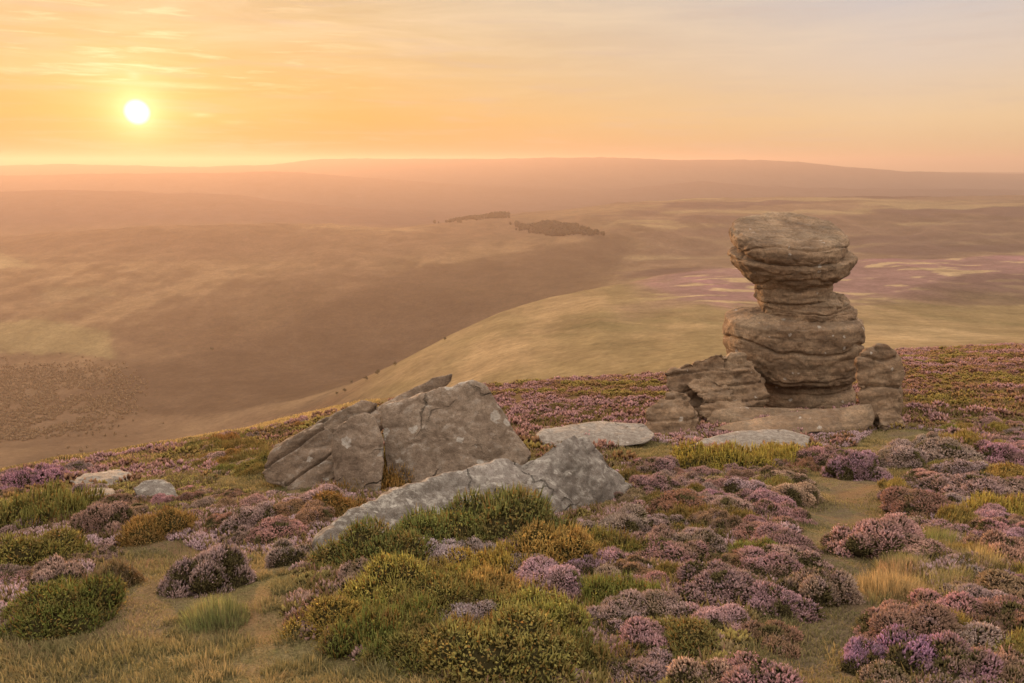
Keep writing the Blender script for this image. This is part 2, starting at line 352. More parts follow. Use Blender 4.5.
# right hand moor behind
mo = sstep(1.02, 1.06, y/sA)*sstep(.05, .2, x/y)*(1-sstep(3300, 3600, y))
cm = np.tile(L(.21,.15,.09), (len(x), 1)); cm = mixn(cm, (.30,.24,.12), sstep(0, .3, fbm(x/500, y/120, 0, 4, 121))); cm = mixn(cm, (.13,.09,.07), sstep(.05, .35, fbm(x/350+2, y/160, 0, 4, 131)))
col = col*(1-mo[:, None])+cm*mo[:, None]
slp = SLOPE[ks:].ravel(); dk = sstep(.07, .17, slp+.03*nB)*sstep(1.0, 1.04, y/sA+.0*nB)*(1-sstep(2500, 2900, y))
col = mixn(col, (.12,.085,.05), .75*dk)  # bracken brown on steep slopes, deepened to carry their shade
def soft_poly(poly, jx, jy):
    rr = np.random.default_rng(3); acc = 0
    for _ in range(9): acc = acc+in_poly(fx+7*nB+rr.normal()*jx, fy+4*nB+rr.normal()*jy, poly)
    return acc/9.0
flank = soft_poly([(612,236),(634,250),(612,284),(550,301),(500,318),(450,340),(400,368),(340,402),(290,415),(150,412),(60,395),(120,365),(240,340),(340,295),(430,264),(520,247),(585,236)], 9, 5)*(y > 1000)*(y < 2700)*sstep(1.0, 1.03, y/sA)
col = mixn(col, (.09,.065,.04), .85*flank)  # bracken brown with the unlit flank's shade mixed into the colour
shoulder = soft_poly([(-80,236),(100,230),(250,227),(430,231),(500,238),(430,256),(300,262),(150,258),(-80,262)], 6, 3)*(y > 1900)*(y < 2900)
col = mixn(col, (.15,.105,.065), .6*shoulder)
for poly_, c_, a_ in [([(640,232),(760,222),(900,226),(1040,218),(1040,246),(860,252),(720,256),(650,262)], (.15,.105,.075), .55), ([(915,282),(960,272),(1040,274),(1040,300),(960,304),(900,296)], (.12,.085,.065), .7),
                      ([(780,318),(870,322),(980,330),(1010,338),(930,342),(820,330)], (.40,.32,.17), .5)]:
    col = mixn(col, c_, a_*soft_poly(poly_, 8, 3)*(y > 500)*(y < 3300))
# green pastures across the valley
for poly, c in [([(-80,322),(40,320),(108,330),(112,358),(60,352),(-80,350)], (.30,.27,.12)), ([(-60,250),(0,252),(34,266),(0,270),(-60,272)], (.40,.34,.17)),
                ([(120,262),(240,258),(250,266),(130,272)], (.26,.19,.10)), ([(40,285),(100,287),(120,296),(40,300)], (.26,.21,.11))]:
    m = soft_poly(poly, 3, 1.2)*(y > 700)*(y < 2600)*.6; col = mixn(col, c, m)
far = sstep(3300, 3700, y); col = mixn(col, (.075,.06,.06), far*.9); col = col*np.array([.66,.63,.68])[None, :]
def far_mat():
    nt = NT('far_moorland'); tc = nt.n('ShaderNodeTexCoord'); P = tc.outputs['Object']
    a = nt.n('ShaderNodeAttribute'); a.attribute_name = 'cover'
    n1 = noise(nt, P, .05, 6, .7); n2 = noise(nt, P, .012, 5, .6)
    c = mixc(nt, 1, a.outputs['Color'], ramp(nt, n1, [(.3, (.8,.8,.8)), (.7, (1.2,1.2,1.2))]), 'MULTIPLY')
    c = mixc(nt, 1, c, ramp(nt, noise(nt, P, .16, 6, .8), [(.32, (.72,.72,.72)), (.68, (1.3,1.3,1.3))]), 'MULTIPLY')
    c = mixc(nt, 1, c, ramp(nt, n2, [(.3, (.75,.75,.75)), (.7, (1.25,1.25,1.25))]), 'MULTIPLY')
    b = nt.n('ShaderNodeBump'); b.inputs['Strength'].default_value = .6; b.inputs['Distance'].default_value = 6; nt.l(n1, b.inputs['Height'])
    d = nt.n('ShaderNodeBsdfDiffuse'); nt.l(c, d.inputs[0]); nt.l(b.outputs[0], d.inputs['Normal']); nt.l(d.outputs[0], nt.out.inputs[0]); return nt.m
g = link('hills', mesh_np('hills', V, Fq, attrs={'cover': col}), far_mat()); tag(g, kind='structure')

# ------------------------------------------------------------------ rocks
tick('-- rocks')
DG = lambda: bpy.context.evaluated_depsgraph_get()
def shaped(name, hulls, origin, voxel=.03, smooth=4, amp=(.05,.012), freq=(1.3,7), strata=0.0, sfreq=6, tilt=0.0, seed=0, cracks=0.0):
    """union of convex blocks, rounded and weathered, as ONE mesh around origin"""
    bm = bmesh.new()
    for hp in hulls:
        vs = [bm.verts.new(Vector(p)-origin) for p in hp]
        r = bmesh.ops.convex_hull(bm, input=vs)
        dead = [e for e in r['geom_interior'] if isinstance(e, bmesh.types.BMVert)]
        bmesh.ops.delete(bm, geom=dead, context='VERTS')
    bmesh.ops.recalc_face_normals(bm, faces=bm.faces)
    me = bpy.data.meshes.new(name); bm.to_mesh(me); bm.free()
    o = bpy.data.objects.new(name, me); COL.objects.link(o)
    m = o.modifiers.new('r', 'REMESH'); m.mode = 'VOXEL'; m.voxel_size = voxel
    s = o.modifiers.new('s', 'SMOOTH'); s.factor = .6; s.iterations = smooth
    bpy.context.view_layer.update()
    ev = o.evaluated_get(DG()); me2 = bpy.data.meshes.new_from_object(ev)
    bpy.data.objects.remove(o); bpy.data.meshes.remove(me)
    weather(me2, amp, freq, strata, sfreq, tilt, seed, cracks); me2.name = name
    return me2
def weather(me, amp, freq, strata, sfreq, tilt, seed, cracks=0.0):
    n = len(me.vertices); co = np.empty(n*3, np.float32); me.vertices.foreach_get('co', co); co = co.reshape(-1, 3).astype(float)
    no = np.empty(n*3, np.float32); me.vertex_normals.foreach_get('vector', no); no = no.reshape(-1, 3)
    x, y, z = co.T
    d = amp[0]*fbm(x*freq[0], y*freq[0], z*freq[0], 4, seed+1)+amp[1]*fbm(x*freq[1], y*freq[1], z*freq[1], 4, seed+2, .6)
    rg = 1-np.abs(fbm(x*freq[1]*.4, y*freq[1]*.4, z*freq[1]*.4, 3, seed+4))*3
    d -= amp[1]*.9*np.clip(rg, 0, 1)**3
    if strata:
        s = (z*math.cos(tilt)-x*math.sin(tilt))*sfreq+.7*fbm(x*.9, y*.9, z*.9, 3, seed+5)
        q = noise3(s, 0*s+3.3, fbm(x*.5, y*.5, z*.2, 2, seed+8), seed+6)
        q2 = noise3(s*2.7, 0*s+1.7, fbm(x*.8, y*.8, z*.2, 2, seed+9)*1.5, seed+7)
        side = 1-np.abs(no[:, 2])**2
        d += strata*side*(np.where(q > 0, q**.6, -np.abs(q)**.6*1.0)+.4*q2)
    if cracks:
        s = (z*math.cos(tilt)-x*math.sin(tilt))*sfreq*.55+.5*fbm(x*.8, y*.8, z*.8, 3, seed+15)
        fr = np.abs(s-np.round(s)); d -= cracks*np.exp(-(fr/.045)**2)*(1-np.abs(no[:, 2])**3)
    co += no*d[:, None]
    me.vertices.foreach_set('co', co.astype(np.float32).ravel()); me.update()
    me.polygons.foreach_set('use_smooth', np.ones(len(me.polygons), bool))
def rock(name, label, cat, hulls_px, base, mat, group=None, parent=None, sink=.15, extra=None, **kw):
    """hulls_px: lists of (px, py, dY) around the ground point seen at `base`"""
    B = ground(*base); Y0 = B.y
    hulls = []
    for hp in hulls_px:
        hulls.append([at(a, b, Y0+d) for a, b, d in hp])
    origin = Vector((sum(p.x for hp in hulls for p in hp)/sum(map(len, hulls)), Y0, B.z)) if parent is None else Vector((0, 0, 0))
    if parent is not None: origin = parent.location.copy()
    me = shaped(name, hulls, origin, **kw)
    o = link(name, me, mat, parent)
    if parent is None: o.location = origin; tag(o, label, cat, group)
    return o

# long grey rock in front
rock('boulder', 'long low grey lichen-topped boulder rising to a peak, nearest of the big rocks', 'rock', [
  [(309,566,-.75),(317,546,-.65),(351,513,-.3),(378,503,-.1),(396,494,.05),(330,590,-.95),(400,570,-.7),(340,520,.2),(400,500,.5)],
  [(378,503,-.1),(396,495,.05),(424,490,.2),(450,474,.45),(468,471,.55),(400,570,-.7),(490,540,-.2),(450,478,1.0),(410,498,.6)],
  [(450,474,.45),(468,471,.55),(497,461,.8),(514,465,.9),(530,462,1.1),(490,540,-.2),(540,530,.3),(500,470,1.4),(455,480,1.0)],
  [(514,467,.95),(533,457,1.05),(558,439,1.2),(575,433,1.35),(586,437,1.45),(596,449,1.5),(636,493,1.55),(622,512,1.2),(592,522,.8),(520,530,.2),(530,470,1.9),(610,480,2.1),(575,445,1.7)]],
  (400,540), M_GREY, voxel=.018, smooth=2, amp=(.10,.035), freq=(1.8,6), seed=11)
# the group behind it
rock('boulder', 'big tilted flat-faced block with round pale lichen spots, largest of the left cluster', 'rock', [
  [(380,409,.1),(388,403,.15),(473,379,.2),(484,383,.25),(497,405,.2),(530,455,.15),(526,470,0),(470,492,-.35),(386,492,-.35),(400,415,1.4),(478,392,1.5),(520,450,1.5),(395,470,1.2)]],
  (450,478), M_BLOCK, voxel=.018, smooth=3, amp=(.045,.024), freq=(1.6,7), seed=23)
rock('boulder', 'upright rounded slab leaning against the left side of the lichen-spotted block', 'rock', [
  [(331,434,-.12),(339,423,-.12),(352,415,-.08),(366,412,-.05),(375,416,-.05),(381,434,-.08),(385,460,-.2),(381,492,-.35),(345,500,-.3),(335,488,-.2),(332,466,-.1),(345,430,.5),(375,420,.5),(380,480,.4),(345,480,.4)]],
  (360,488), M_BLOCK, voxel=.018, smooth=6, amp=(.04,.022), freq=(1.8,7), seed=31)
rock('boulder', 'low layered rock with slanting beds, leftmost of the left cluster', 'rock', [
  [(262,470,.1),(276,449,.2),(300,434,.3),(322,423,.35),(345,440,.2),(345,488,-.1),(290,492,-.2),(264,482,0),(290,450,1.1),(340,460,1.1)],
  [(276,448,.45),(320,420,.6),(362,400,.8),(380,404,.8),(378,430,.6),(340,450,.4),(335,470,.2),(330,430,1.4),(372,415,1.5)]],
  (320,485), M_BED, voxel=.018, smooth=2, amp=(.04,.02), freq=(1.6,7), strata=.045, sfreq=8, tilt=math.radians(32), cracks=.09, seed=37)
rock('boulder', 'thin tilted slab showing above the back of the left rock cluster', 'rock', [
  [(376,407,.2),(400,394,.25),(416,386,.3),(428,381,.35),(437,386,.4),(440,400,.3),(400,420,0),(380,418,0),(400,402,.9),(436,392,1.0)]],
  (400,452), M_BED, voxel=.02, smooth=4, amp=(.02,.01), strata=.015, sfreq=9, tilt=math.radians(30), seed=41)
rock('boulder', 'small dark pointed stone perched at the top of the left rock cluster', 'rock', [
  [(423,383,.5),(432,377,.5),(453,373,.5),(452,381,.5),(440,392,.4),(426,392,.4),(435,382,1.0),(450,378,.9)]],
  (400,452), M_BED, voxel=.016, smooth=4, amp=(.015,.008), seed=43)
# slabs
rock('flat_rock', 'flat pale slab lying in turf between the left cluster and the balanced pillar', 'rock', [
  [(534,436,0),(541,429,.3),(570,424,.6),(600,421,.9),(645,423,.9),(656,434,.4),(648,444,0),(600,448,-.2),(545,448,-.3),(560,430,1.0),(640,428,1.2)]],
  (595,447), M_PALE, voxel=.025, smooth=5, amp=(.03,.012), strata=.015, sfreq=8, seed=47)
rock('flat_rock', 'smooth pale slab in front of the pillar, behind yellow-green bilberry', 'rock', [
  [(684,447,-.1),(703,438,.2),(740,431,.5),(784,429,.7),(812,437,.5),(812,448,0),(740,458,-.5),(690,455,-.4),(740,435,1.1),(800,434,1.1)]],
  (745,452), M_PALE, voxel=.025, smooth=5, amp=(.025,.01), seed=53)
# ------------------------------------------------------------------ balanced pillar
tick('d pillar')
PB = ground(790, 418); PY = 16.0
pil = empty('rock_pillar', at(790, 418, PY)); tag(pil, 'tall mushroom-shaped gritstone pillar with a broad overhanging cap', 'rock pillar')
def zx(a, b): return 630+a/2.733, 200+b/2.733
def lathe(name, rings, mat, depth=.85, square=2.4, amp=(.08,.025), strata=.05, sfreq=5, seed=0, nz=190, na=330, dY=0, cracks=0, lean=0, bow=0):
    """rings: (left, right, row) in enlarged-photo units, closed top and bottom"""
    R = np.array(rings, float); n = len(R)
    tt = np.concatenate([[0], np.cumsum(np.hypot(np.diff(R[:,0]-R[:,1])*.5, np.diff(R[:,2]))+1e-3)]); tt /= tt[-1]
    ti = np.linspace(0, 1, nz); l = np.interp(ti, tt, R[:,0]); r = np.interp(ti, tt, R[:,1]); w = np.interp(ti, tt, R[:,2])
    k = np.array([1,2,3,2,1])/9.0
    for a in (l, r, w):
        b = a.copy()
        for _ in range(1): b[2:-2] = np.convolve(b, k, 'valid')
        a[:] = b
    V = []
    Yd = PY+dY; th = np.linspace(0, 2*math.pi, na, endpoint=False)
    for i in range(nz):
        L_ = at(*zx(l[i], w[i]), Yd); R_ = at(*zx(r[i], w[i]), Yd)
        c = (L_+R_)/2; hw = max((R_.x-L_.x)/2*.96, .004); dd = hw*depth
        rad = (np.abs(np.cos(th))**square+np.abs(np.sin(th))**square)**(-1/square)
        zz = np.full(na, c.z)+np.sin(th)*hw*lean+bow*(1-np.abs(np.sin(th)))*hw
        V.append(np.stack([c.x+hw*rad*np.cos(th), Yd+dd*rad*np.sin(th), zz], -1))
    V = np.concatenate(V)-np.array(pil.location)
    i = np.arange(nz-1)[:, None]*na; j = np.arange(na)[None, :]; j2 = (j+1) % na
    Fq = np.stack([i+j, i+na+j, i+na+j2, i+j2], -1).reshape(-1, 4)
    me = mesh_np(name, V, Fq); weather(me, amp, (1.1, 6), strata, sfreq, 0, seed, cracks)
    # caps
    bm = bmesh.new(); bm.from_mesh(me); bmesh.ops.holes_fill(bm, edges=[e for e in bm.edges if e.is_boundary], sides=0); bmesh.ops.recalc_face_normals(bm, faces=bm.faces); bm.to_mesh(me); bm.free()
    return link(name, me, mat, pil)
lathe('cap_stone', [(425,430,76),(345,530,75),(308,566,75),(282,586,79),(269,596,88),(266,597,102),(270,594,118),(282,590,128),(320,570,138),(420,440,140)], M_PILLAR, depth=.98, square=2.15, amp=(.09,.028), strata=.02, sfreq=4.0, seed=101, lean=.25, cracks=.045)
lathe('overhang_stone', [(425,440,126),(330,560,130),(296,590,136),(272,606,146),(267,604,158),(275,600,172),(288,596,188),(305,576,205),(325,556,220),(338,545,236),(360,530,246),(420,440,250)], M_PILLAR, depth=.95, square=2.15, amp=(.12,.03), strata=.025, sfreq=3.2, seed=107, lean=.10, cracks=.07)
lathe('neck_stone', [(425,440,222),(342,546,230),(340,542,245),(346,536,268),(354,530,288),(364,522,305),(380,510,318),(425,440,322)], M_PILLAR, depth=.95, square=2.1, amp=(.09,.04), strata=.07, sfreq=5, cracks=.05, seed=113)
lathe('collar_stone', [(440,500,250),(450,585,256),(372,604,268),(352,618,286),(348,626,306),(354,628,330),(366,620,348),(382,600,362),(400,560,372),(440,480,376)], M_PILLAR, depth=.85, square=2.1, amp=(.11,.05), strata=.10, sfreq=6, seed=127, cracks=.08, dY=-.05, lean=.06)
lathe('pedestal_stone', [(440,470,298),(345,560,308),(285,610,316),(262,620,326),(258,624,350),(260,622,390),(262,620,430),(272,616,458),(296,612,474),(330,600,484),(440,460,490)], M_PILLAR, depth=.86, square=2.6, amp=(.09,.035), strata=.03, sfreq=3.1, seed=131, cracks=.07)
lathe('foot_stone', [(440,470,455),(345,596,462),(330,606,480),(326,610,520),(328,613,560),(322,614,600),(330,610,640),(440,480,645)], M_PILLAR, depth=.74, square=2.3, amp=(.09,.03), strata=.045, sfreq=5, seed=137, cracks=.03)

KW = dict(voxel=.035, smooth=4)
rock('boulder', 'split upright stone block standing close to the right side of the pillar', 'rock', [
  [(859,358,.3),(867,345,.4),(886,342,.4),(899,353,.4),(904,383,.3),(904,424,.1),(880,428,-.1),(860,420,0),(857,400,.1),(870,360,1.1),(895,380,1.2),(895,420,1.2)],
  [(876,412,-.1),(905,415,0),(913,440,-.3),(885,450,-.5),(880,440,-.4),(900,425,.6)]],
  (880,428), M_PILLAR, voxel=.028, smooth=3, amp=(.09,.045), strata=.05, sfreq=3.5, cracks=.08, seed=61)
rock('rock_outcrop', 'rugged broken outcrop stepping down from the left side of the pillar', 'rock', [
  [(664,373,.3),(692,362,.5),(722,351,.7),(745,356,.8),(765,385,.6),(765,425,.2),(720,425,0),(680,420,0),(668,395,.1),(700,370,1.6),(750,370,1.6)],
  [(686,384,.1),(708,374,.3),(735,390,.2),(735,402,0),(700,398,-.1),(695,380,.6)],
  [(700,400,-.1),(742,398,.0),(756,420,-.5),(715,428,-.5),(700,415,-.3),(730,400,.5)]],
  (720,424), M_PILLAR, voxel=.028, smooth=1, amp=(.14,.08), freq=(1.6,5), strata=.08, sfreq=6, cracks=.07, seed=67)
rock('boulder', 'craggy knobbly boulder at the foot of the outcrop left of the pillar', 'rock', [
  [(647,412,.1),(655,402,.2),(672,388,.4),(686,392,.3),(697,412,.2),(696,440,-.1),(670,446,-.2),(648,440,-.1),(670,400,1.0),(690,420,1.0)]],
  (672,436), M_PILLAR, voxel=.028, smooth=1, amp=(.14,.08), freq=(1.8,5), strata=.05, cracks=.05, seed=71)
rock('flat_rock', 'long rounded stone slab lying across the foot of the pillar', 'rock', [
  [(712,428,0),(740,422,.1),(769,417,.2),(820,413,.3),(850,407,.3),(873,403,.3),(878,414,.2),(874,428,0),(840,434,-.2),(795,436,-.3),(740,436,-.3),(714,432,-.1),(760,418,.7),(860,408,.8)]],
  (790,434), M_PILLAR, voxel=.03, smooth=7, amp=(.06,.015), strata=.02, sfreq=4, seed=73)
rock('flat_rock', 'narrow pale ledge of stone just behind the long slab at the pillar foot', 'rock', [
  [(707,421,.1),(711,411,.2),(738,406,.4),(776,408,.5),(828,409,.5),(830,424,.3),(760,426,0),(712,426,0),(740,408,.9),(820,412,1.0)]],
  (760,426), M_PILLAR, voxel=.03, smooth=5, amp=(.04,.015), strata=.02, seed=79)
rock('flat_rock', 'broad low pale rock in the heather at the far left', 'rock', [
  [(66,481,-.1),(80,473,.3),(120,467,.6),(138,474,.4),(128,488,0),(76,492,-.3),(110,470,1.0)]], (100,490), M_PALE, voxel=.03, smooth=4, amp=(.04,.02), seed=83)
rock('flat_rock', 'small low pale rock in front of the broad far-left one, half hidden by heather', 'rock', [
  [(74,494,-.1),(90,487,.2),(115,488,.2),(122,498,-.1),(100,506,-.3),(78,502,-.2),(100,490,.4)]], (98,504), M_PALE, voxel=.02, smooth=4, amp=(.03,.015), seed=87)
rock('boulder', 'small rounded grey boulder right of the pale rocks at the far left', 'rock', [
  [(132,488,0),(145,480,.15),(162,479,.2),(174,485,.1),(180,497,-.1),(160,504,-.2),(138,502,-.15),(155,484,.5)]], (156,500), M_GREY, voxel=.02, smooth=5, amp=(.03,.012), seed=89)


# ------------------------------------------------------------------ plants
tick('- plants')
def shoots(P, D, Ln, W, rnd, sides=3, mid=.5, g=(0,.75,1), acc=None):
    """small tapered shoots: base point, ring, tip"""
    n = len(P); up = np.where(np.abs(D[:, 2:3]) > .9, np.array([[1.,0,0]]), np.array([[0,0,1.]]))
    A = np.cross(D, up); A /= np.linalg.norm(A, axis=1, keepdims=True)+1e-9; B = np.cross(D, A)
    ph = rnd.uniform(0, 6.28, n); vs = [P]
    for k in range(sides):
        a = ph+k*2*math.pi/sides
        vs.append(P+D*(Ln*mid)[:, None]+(A*np.cos(a)[:, None]+B*np.sin(a)[:, None])*W[:, None])
    vs.append(P+D*Ln[:, None]); V = np.stack(vs, 1).reshape(-1, 3); m = sides+2
    b = np.arange(n)[:, None]*m; fs = []
    for k in range(sides):
        k1, k2 = 1+k, 1+(k+1) % sides
        fs.append(np.concatenate([b, b+k2, b+k1], 1)); fs.append(np.concatenate([b+k1, b+k2, b+m-1], 1))
    r = rnd.random(n) if acc is None else acc; r2 = rnd.random(n)
    at_ = np.zeros((n, m, 3)); at_[:, :, 0] = r[:, None]; at_[:, 0, 1] = g[0]; at_[:, 1:-1, 1] = g[1]; at_[:, -1, 1] = g[2]; at_[:, :, 2] = r2[:, None]
    return V, np.concatenate(fs), at_.reshape(-1, 3)
def leaves(P, N, size, rnd, aspect=.6):
    n = len(P); R = rnd.normal(size=(n, 3)); A = np.cross(N, R); A /= np.linalg.norm(A, axis=1, keepdims=True)+1e-9; B = np.cross(N, A)
    s = size*rnd.uniform(.7, 1.4, n); s1 = s[:, None]
    V = np.stack([P-A*s1, P+B*s1*aspect+N*s1*.15, P+A*s1, P-B*s1*aspect+N*s1*.15], 1).reshape(-1, 3)
    b = np.arange(n)[:, None]*4; Fc = np.concatenate([np.concatenate([b, b+1, b+2], 1), np.concatenate([b, b+2, b+3], 1)])
    a = np.zeros((n, 4, 3)); a[:, :, 0] = rnd.random(n)[:, None]; a[:, :, 1] = rnd.uniform(.6, 1, n)[:, None]; a[:, :, 2] = rnd.random(n)[:, None]
    return V, Fc, a.reshape(-1, 3)
def join(parts):
    V, Fc, A, o = [], [], [], 0
    for v, f, a in parts: V.append(v); Fc.append(f+o); A.append(a); o += len(v)
    return np.concatenate(V), np.concatenate(Fc), np.concatenate(A)
def dome_pts(rnd, n, lobes):
    """points and normals on the outer skin of a heap of rounded lobes (cx, cy, cz, rx, rz)"""
    lob = np.array(lobes); w = lob[:, 3]**2; k = rnd.choice(len(lob), n, p=w/w.sum())
    d = rnd.normal(size=(n, 3)); d[:, 2] = np.abs(d[:, 2])*1.0-.35; d /= np.linalg.norm(d, axis=1, keepdims=True)
    c = lob[k, :3]; r = np.stack([lob[k, 3], lob[k, 3], lob[k, 4]], 1)
    P = c+d*r; keep = P[:, 2] > -.04
    for i, L_ in enumerate(lob):
        q = (P-L_[:3])/np.array([L_[3], L_[3], L_[4]]); keep &= ~((np.sum(q*q, 1) < .86) & (k != i))
    N = d/r*r.mean(1, keepdims=True); N /= np.linalg.norm(N, axis=1, keepdims=True)
    return P[keep], N[keep]
def core(lobes, seed, shrink=.86):
    parts = []
    bm = bmesh.new(); bmesh.ops.create_icosphere(bm, subdivisions=2, radius=1); bm.verts.ensure_lookup_table()
    v0 = np.array([v.co for v in bm.verts]); f0 = np.array([[v.index for v in f.verts] for f in bm.faces]); bm.free()
    for L_ in lobes:
        v = v0*np.array([L_[3], L_[3], L_[4]])*shrink+np.array(L_[:3]); a = np.zeros((len(v), 3)); a[:, 0] = .3; a[:, 1] = .15; a[:, 2] = .2
        v = v+.015*fbm(v[:,0]*9, v[:,1]*9, v[:,2]*9, 2, seed)[:, None]
        parts.append((v, f0, a))
    return parts
def lobes_for(rnd, R, H, nl, lr):
    out = [(0, 0, H*.12, R*.72, H*.72)]
    for i in range(nl):
        a = rnd.uniform(0, 6.28); q = R*math.sqrt(rnd.uniform(.02, 1.15)); zc = H*max(.05, 1-(q/R)**2)**.5*rnd.uniform(.55, .85)-lr*.3
        r = lr*rnd.uniform(.6, 1.5); out.append((q*math.cos(a), q*math.sin(a), max(zc, .02), r, r*rnd.uniform(.75, 1.0)))
    return out
UP = np.array([[0,0,1.]])
def jit(rnd, N, up, j):
    D = N*(1-up)+UP*up+rnd.normal(size=N.shape)*j; return D/np.linalg.norm(D, axis=1, keepdims=True)
def heather_meshes(seed, R=.3, H=.3, nl=20, lr=.08, n=11000, ln=.040, wd=.0068):
    rnd = np.random.default_rng(seed); lob = lobes_for(rnd, R, H, nl, lr)
    P, N = dome_pts(rnd, n, lob); patch = fbm(P[:,0]*7, P[:,1]*7, P[:,2]*7, 3, seed+5)
    fl = patch+.45*N[:, 2]+.12*rnd.normal(size=len(P)) > .08
    Pf, Nf = P[fl], N[fl]; m = len(Pf)
    tone = np.clip(.5+.9*patch[fl]+.28*rnd.normal(size=m), 0, 1)
    A = shoots(Pf-Nf*.012, jit(rnd, Nf, .45, .22), ln*rnd.uniform(.6, 1.35, m), wd*rnd.uniform(.8, 1.5, m), rnd, g=(.1,.8,1), acc=tone)
    idx = rnd.choice(m, m//2, replace=False)
    off = Pf[idx]+Nf[idx]*ln*rnd.uniform(.25, .8, (len(idx), 1))+rnd.normal(size=(len(idx), 3))*.008
    A2 = leaves(off, jit(rnd, Nf[idx], .3, .5), .0055, rnd, .8); A2[2][:, 0] = np.repeat(tone[idx], 4)*.5+.5
    B1 = shoots(P[~fl]-N[~fl]*.01, jit(rnd, N[~fl], .5, .25), ln*rnd.uniform(.5, 1.2, (~fl).sum()), np.full((~fl).sum(), wd*.9), rnd, g=(.1,.7,1))
    fm = mesh_np('blossom', *join([A, A2])[:2], smooth=False, attrs={'shoot': join([A, A2])[2]}); fm.materials.append(M_BLOSSOM)
    J = join([B1]+core(lob, seed)); sm = mesh_np('foliage', J[0], J[1], smooth=False, attrs={'shoot': J[2]}); sm.materials.append(M_HSTEM)
    return fm, sm
def bilberry_meshes(seed, R=.3, H=.28, nl=15, lr=.10, n=12000, ls=.0085):
    rnd = np.random.default_rng(seed); lob = lobes_for(rnd, R, H, nl, lr)
    P, N = dome_pts(rnd, n, lob); m = len(P)
    patch = fbm(P[:,0]*5, P[:,1]*5, P[:,2]*5, 3, seed+5)
    out = P+N*rnd.uniform(-.02, .045, (m, 1))+UP*rnd.uniform(0, .03, (m, 1))
    A = leaves(out, jit(rnd, N, .35, .55), ls, rnd); tone = np.clip(.5+.8*patch+.25*rnd.normal(size=m), 0, 1); A[2][:, 0] = np.repeat(tone, 4)
    i = rnd.choice(m, m//4, replace=False)
    A3 = shoots(P[i], jit(rnd, N[i], .65, .18), rnd.uniform(.04, .12, len(i)), np.full(len(i), .0045), rnd, g=(.3,.9,1))
    JL = join([A, A3]); lm = mesh_np('foliage', JL[0], JL[1], smooth=False, attrs={'shoot': JL[2]}); lm.materials.append(M_LEAF)
    i = rnd.choice(m, m//4, replace=False)
    J = join([shoots(P[i]-N[i]*.03, jit(rnd, N[i], .5, .2), rnd.uniform(.03, .07, len(i)), np.full(len(i), .003), rnd)]+core(lob, seed))
    tm = mesh_np('twigs', J[0], J[1], smooth=False, attrs={'shoot': J[2]}); tm.materials.append(M_TWIG)
    return lm, tm
def blades(P, rnd, ln, w, lean=.5, dirn=None):
    n = len(P); a = rnd.uniform(0, 6.28, n); T = np.stack([np.cos(a), np.sin(a), 0*a], 1); S = np.stack([-np.sin(a), np.cos(a), 0*a], 1)
    le = rnd.uniform(.1, 1, n)*lean
    if dirn is not None: T = T*.5+dirn
    l = ln[:, None]; q = le[:, None]; ww = w[:, None]
    v = [P-S*ww, P+S*ww, P+UP*l*.55+T*l*q*.3-S*ww*.8, P+UP*l*.55+T*l*q*.3+S*ww*.8, P+UP*l*(1-.35*q)+T*l*q]
    V = np.stack(v, 1).reshape(-1, 3); b = np.arange(n)[:, None]*5
    Fc = np.concatenate([np.concatenate([b, b+1, b+3], 1), np.concatenate([b, b+3, b+2], 1), np.concatenate([b+2, b+3, b+4], 1)])
    at_ = np.zeros((n, 5, 3)); at_[:, :, 0] = rnd.random(n)[:, None]; at_[:, :2, 1] = .35; at_[:, 2:4, 1] = .8; at_[:, 4, 1] = 1; at_[:, :, 2] = rnd.random(n)[:, None]
    return V, Fc, at_.reshape(-1, 3)
def tuft_mesh(seed, R=.25, n=2600, ln=.16):
    rnd = np.random.default_rng(seed); q = R*np.sqrt(rnd.random(n)); a = rnd.uniform(0, 6.28, n)
    P = np.stack([q*np.cos(a), q*np.sin(a), -.02+0*a], 1); d = P.copy(); d[:, 2] = 0; d /= R
    J = blades(P, rnd, ln*rnd.uniform(.5, 1.2, n)*(1.1-.6*q/R), rnd.uniform(.0015, .003, n), .7, d*.8)
    me = mesh_np('grass_tuft', J[0], J[1], smooth=False, attrs={'shoot': J[2]}); me.materials.append(M_GRASS); return me

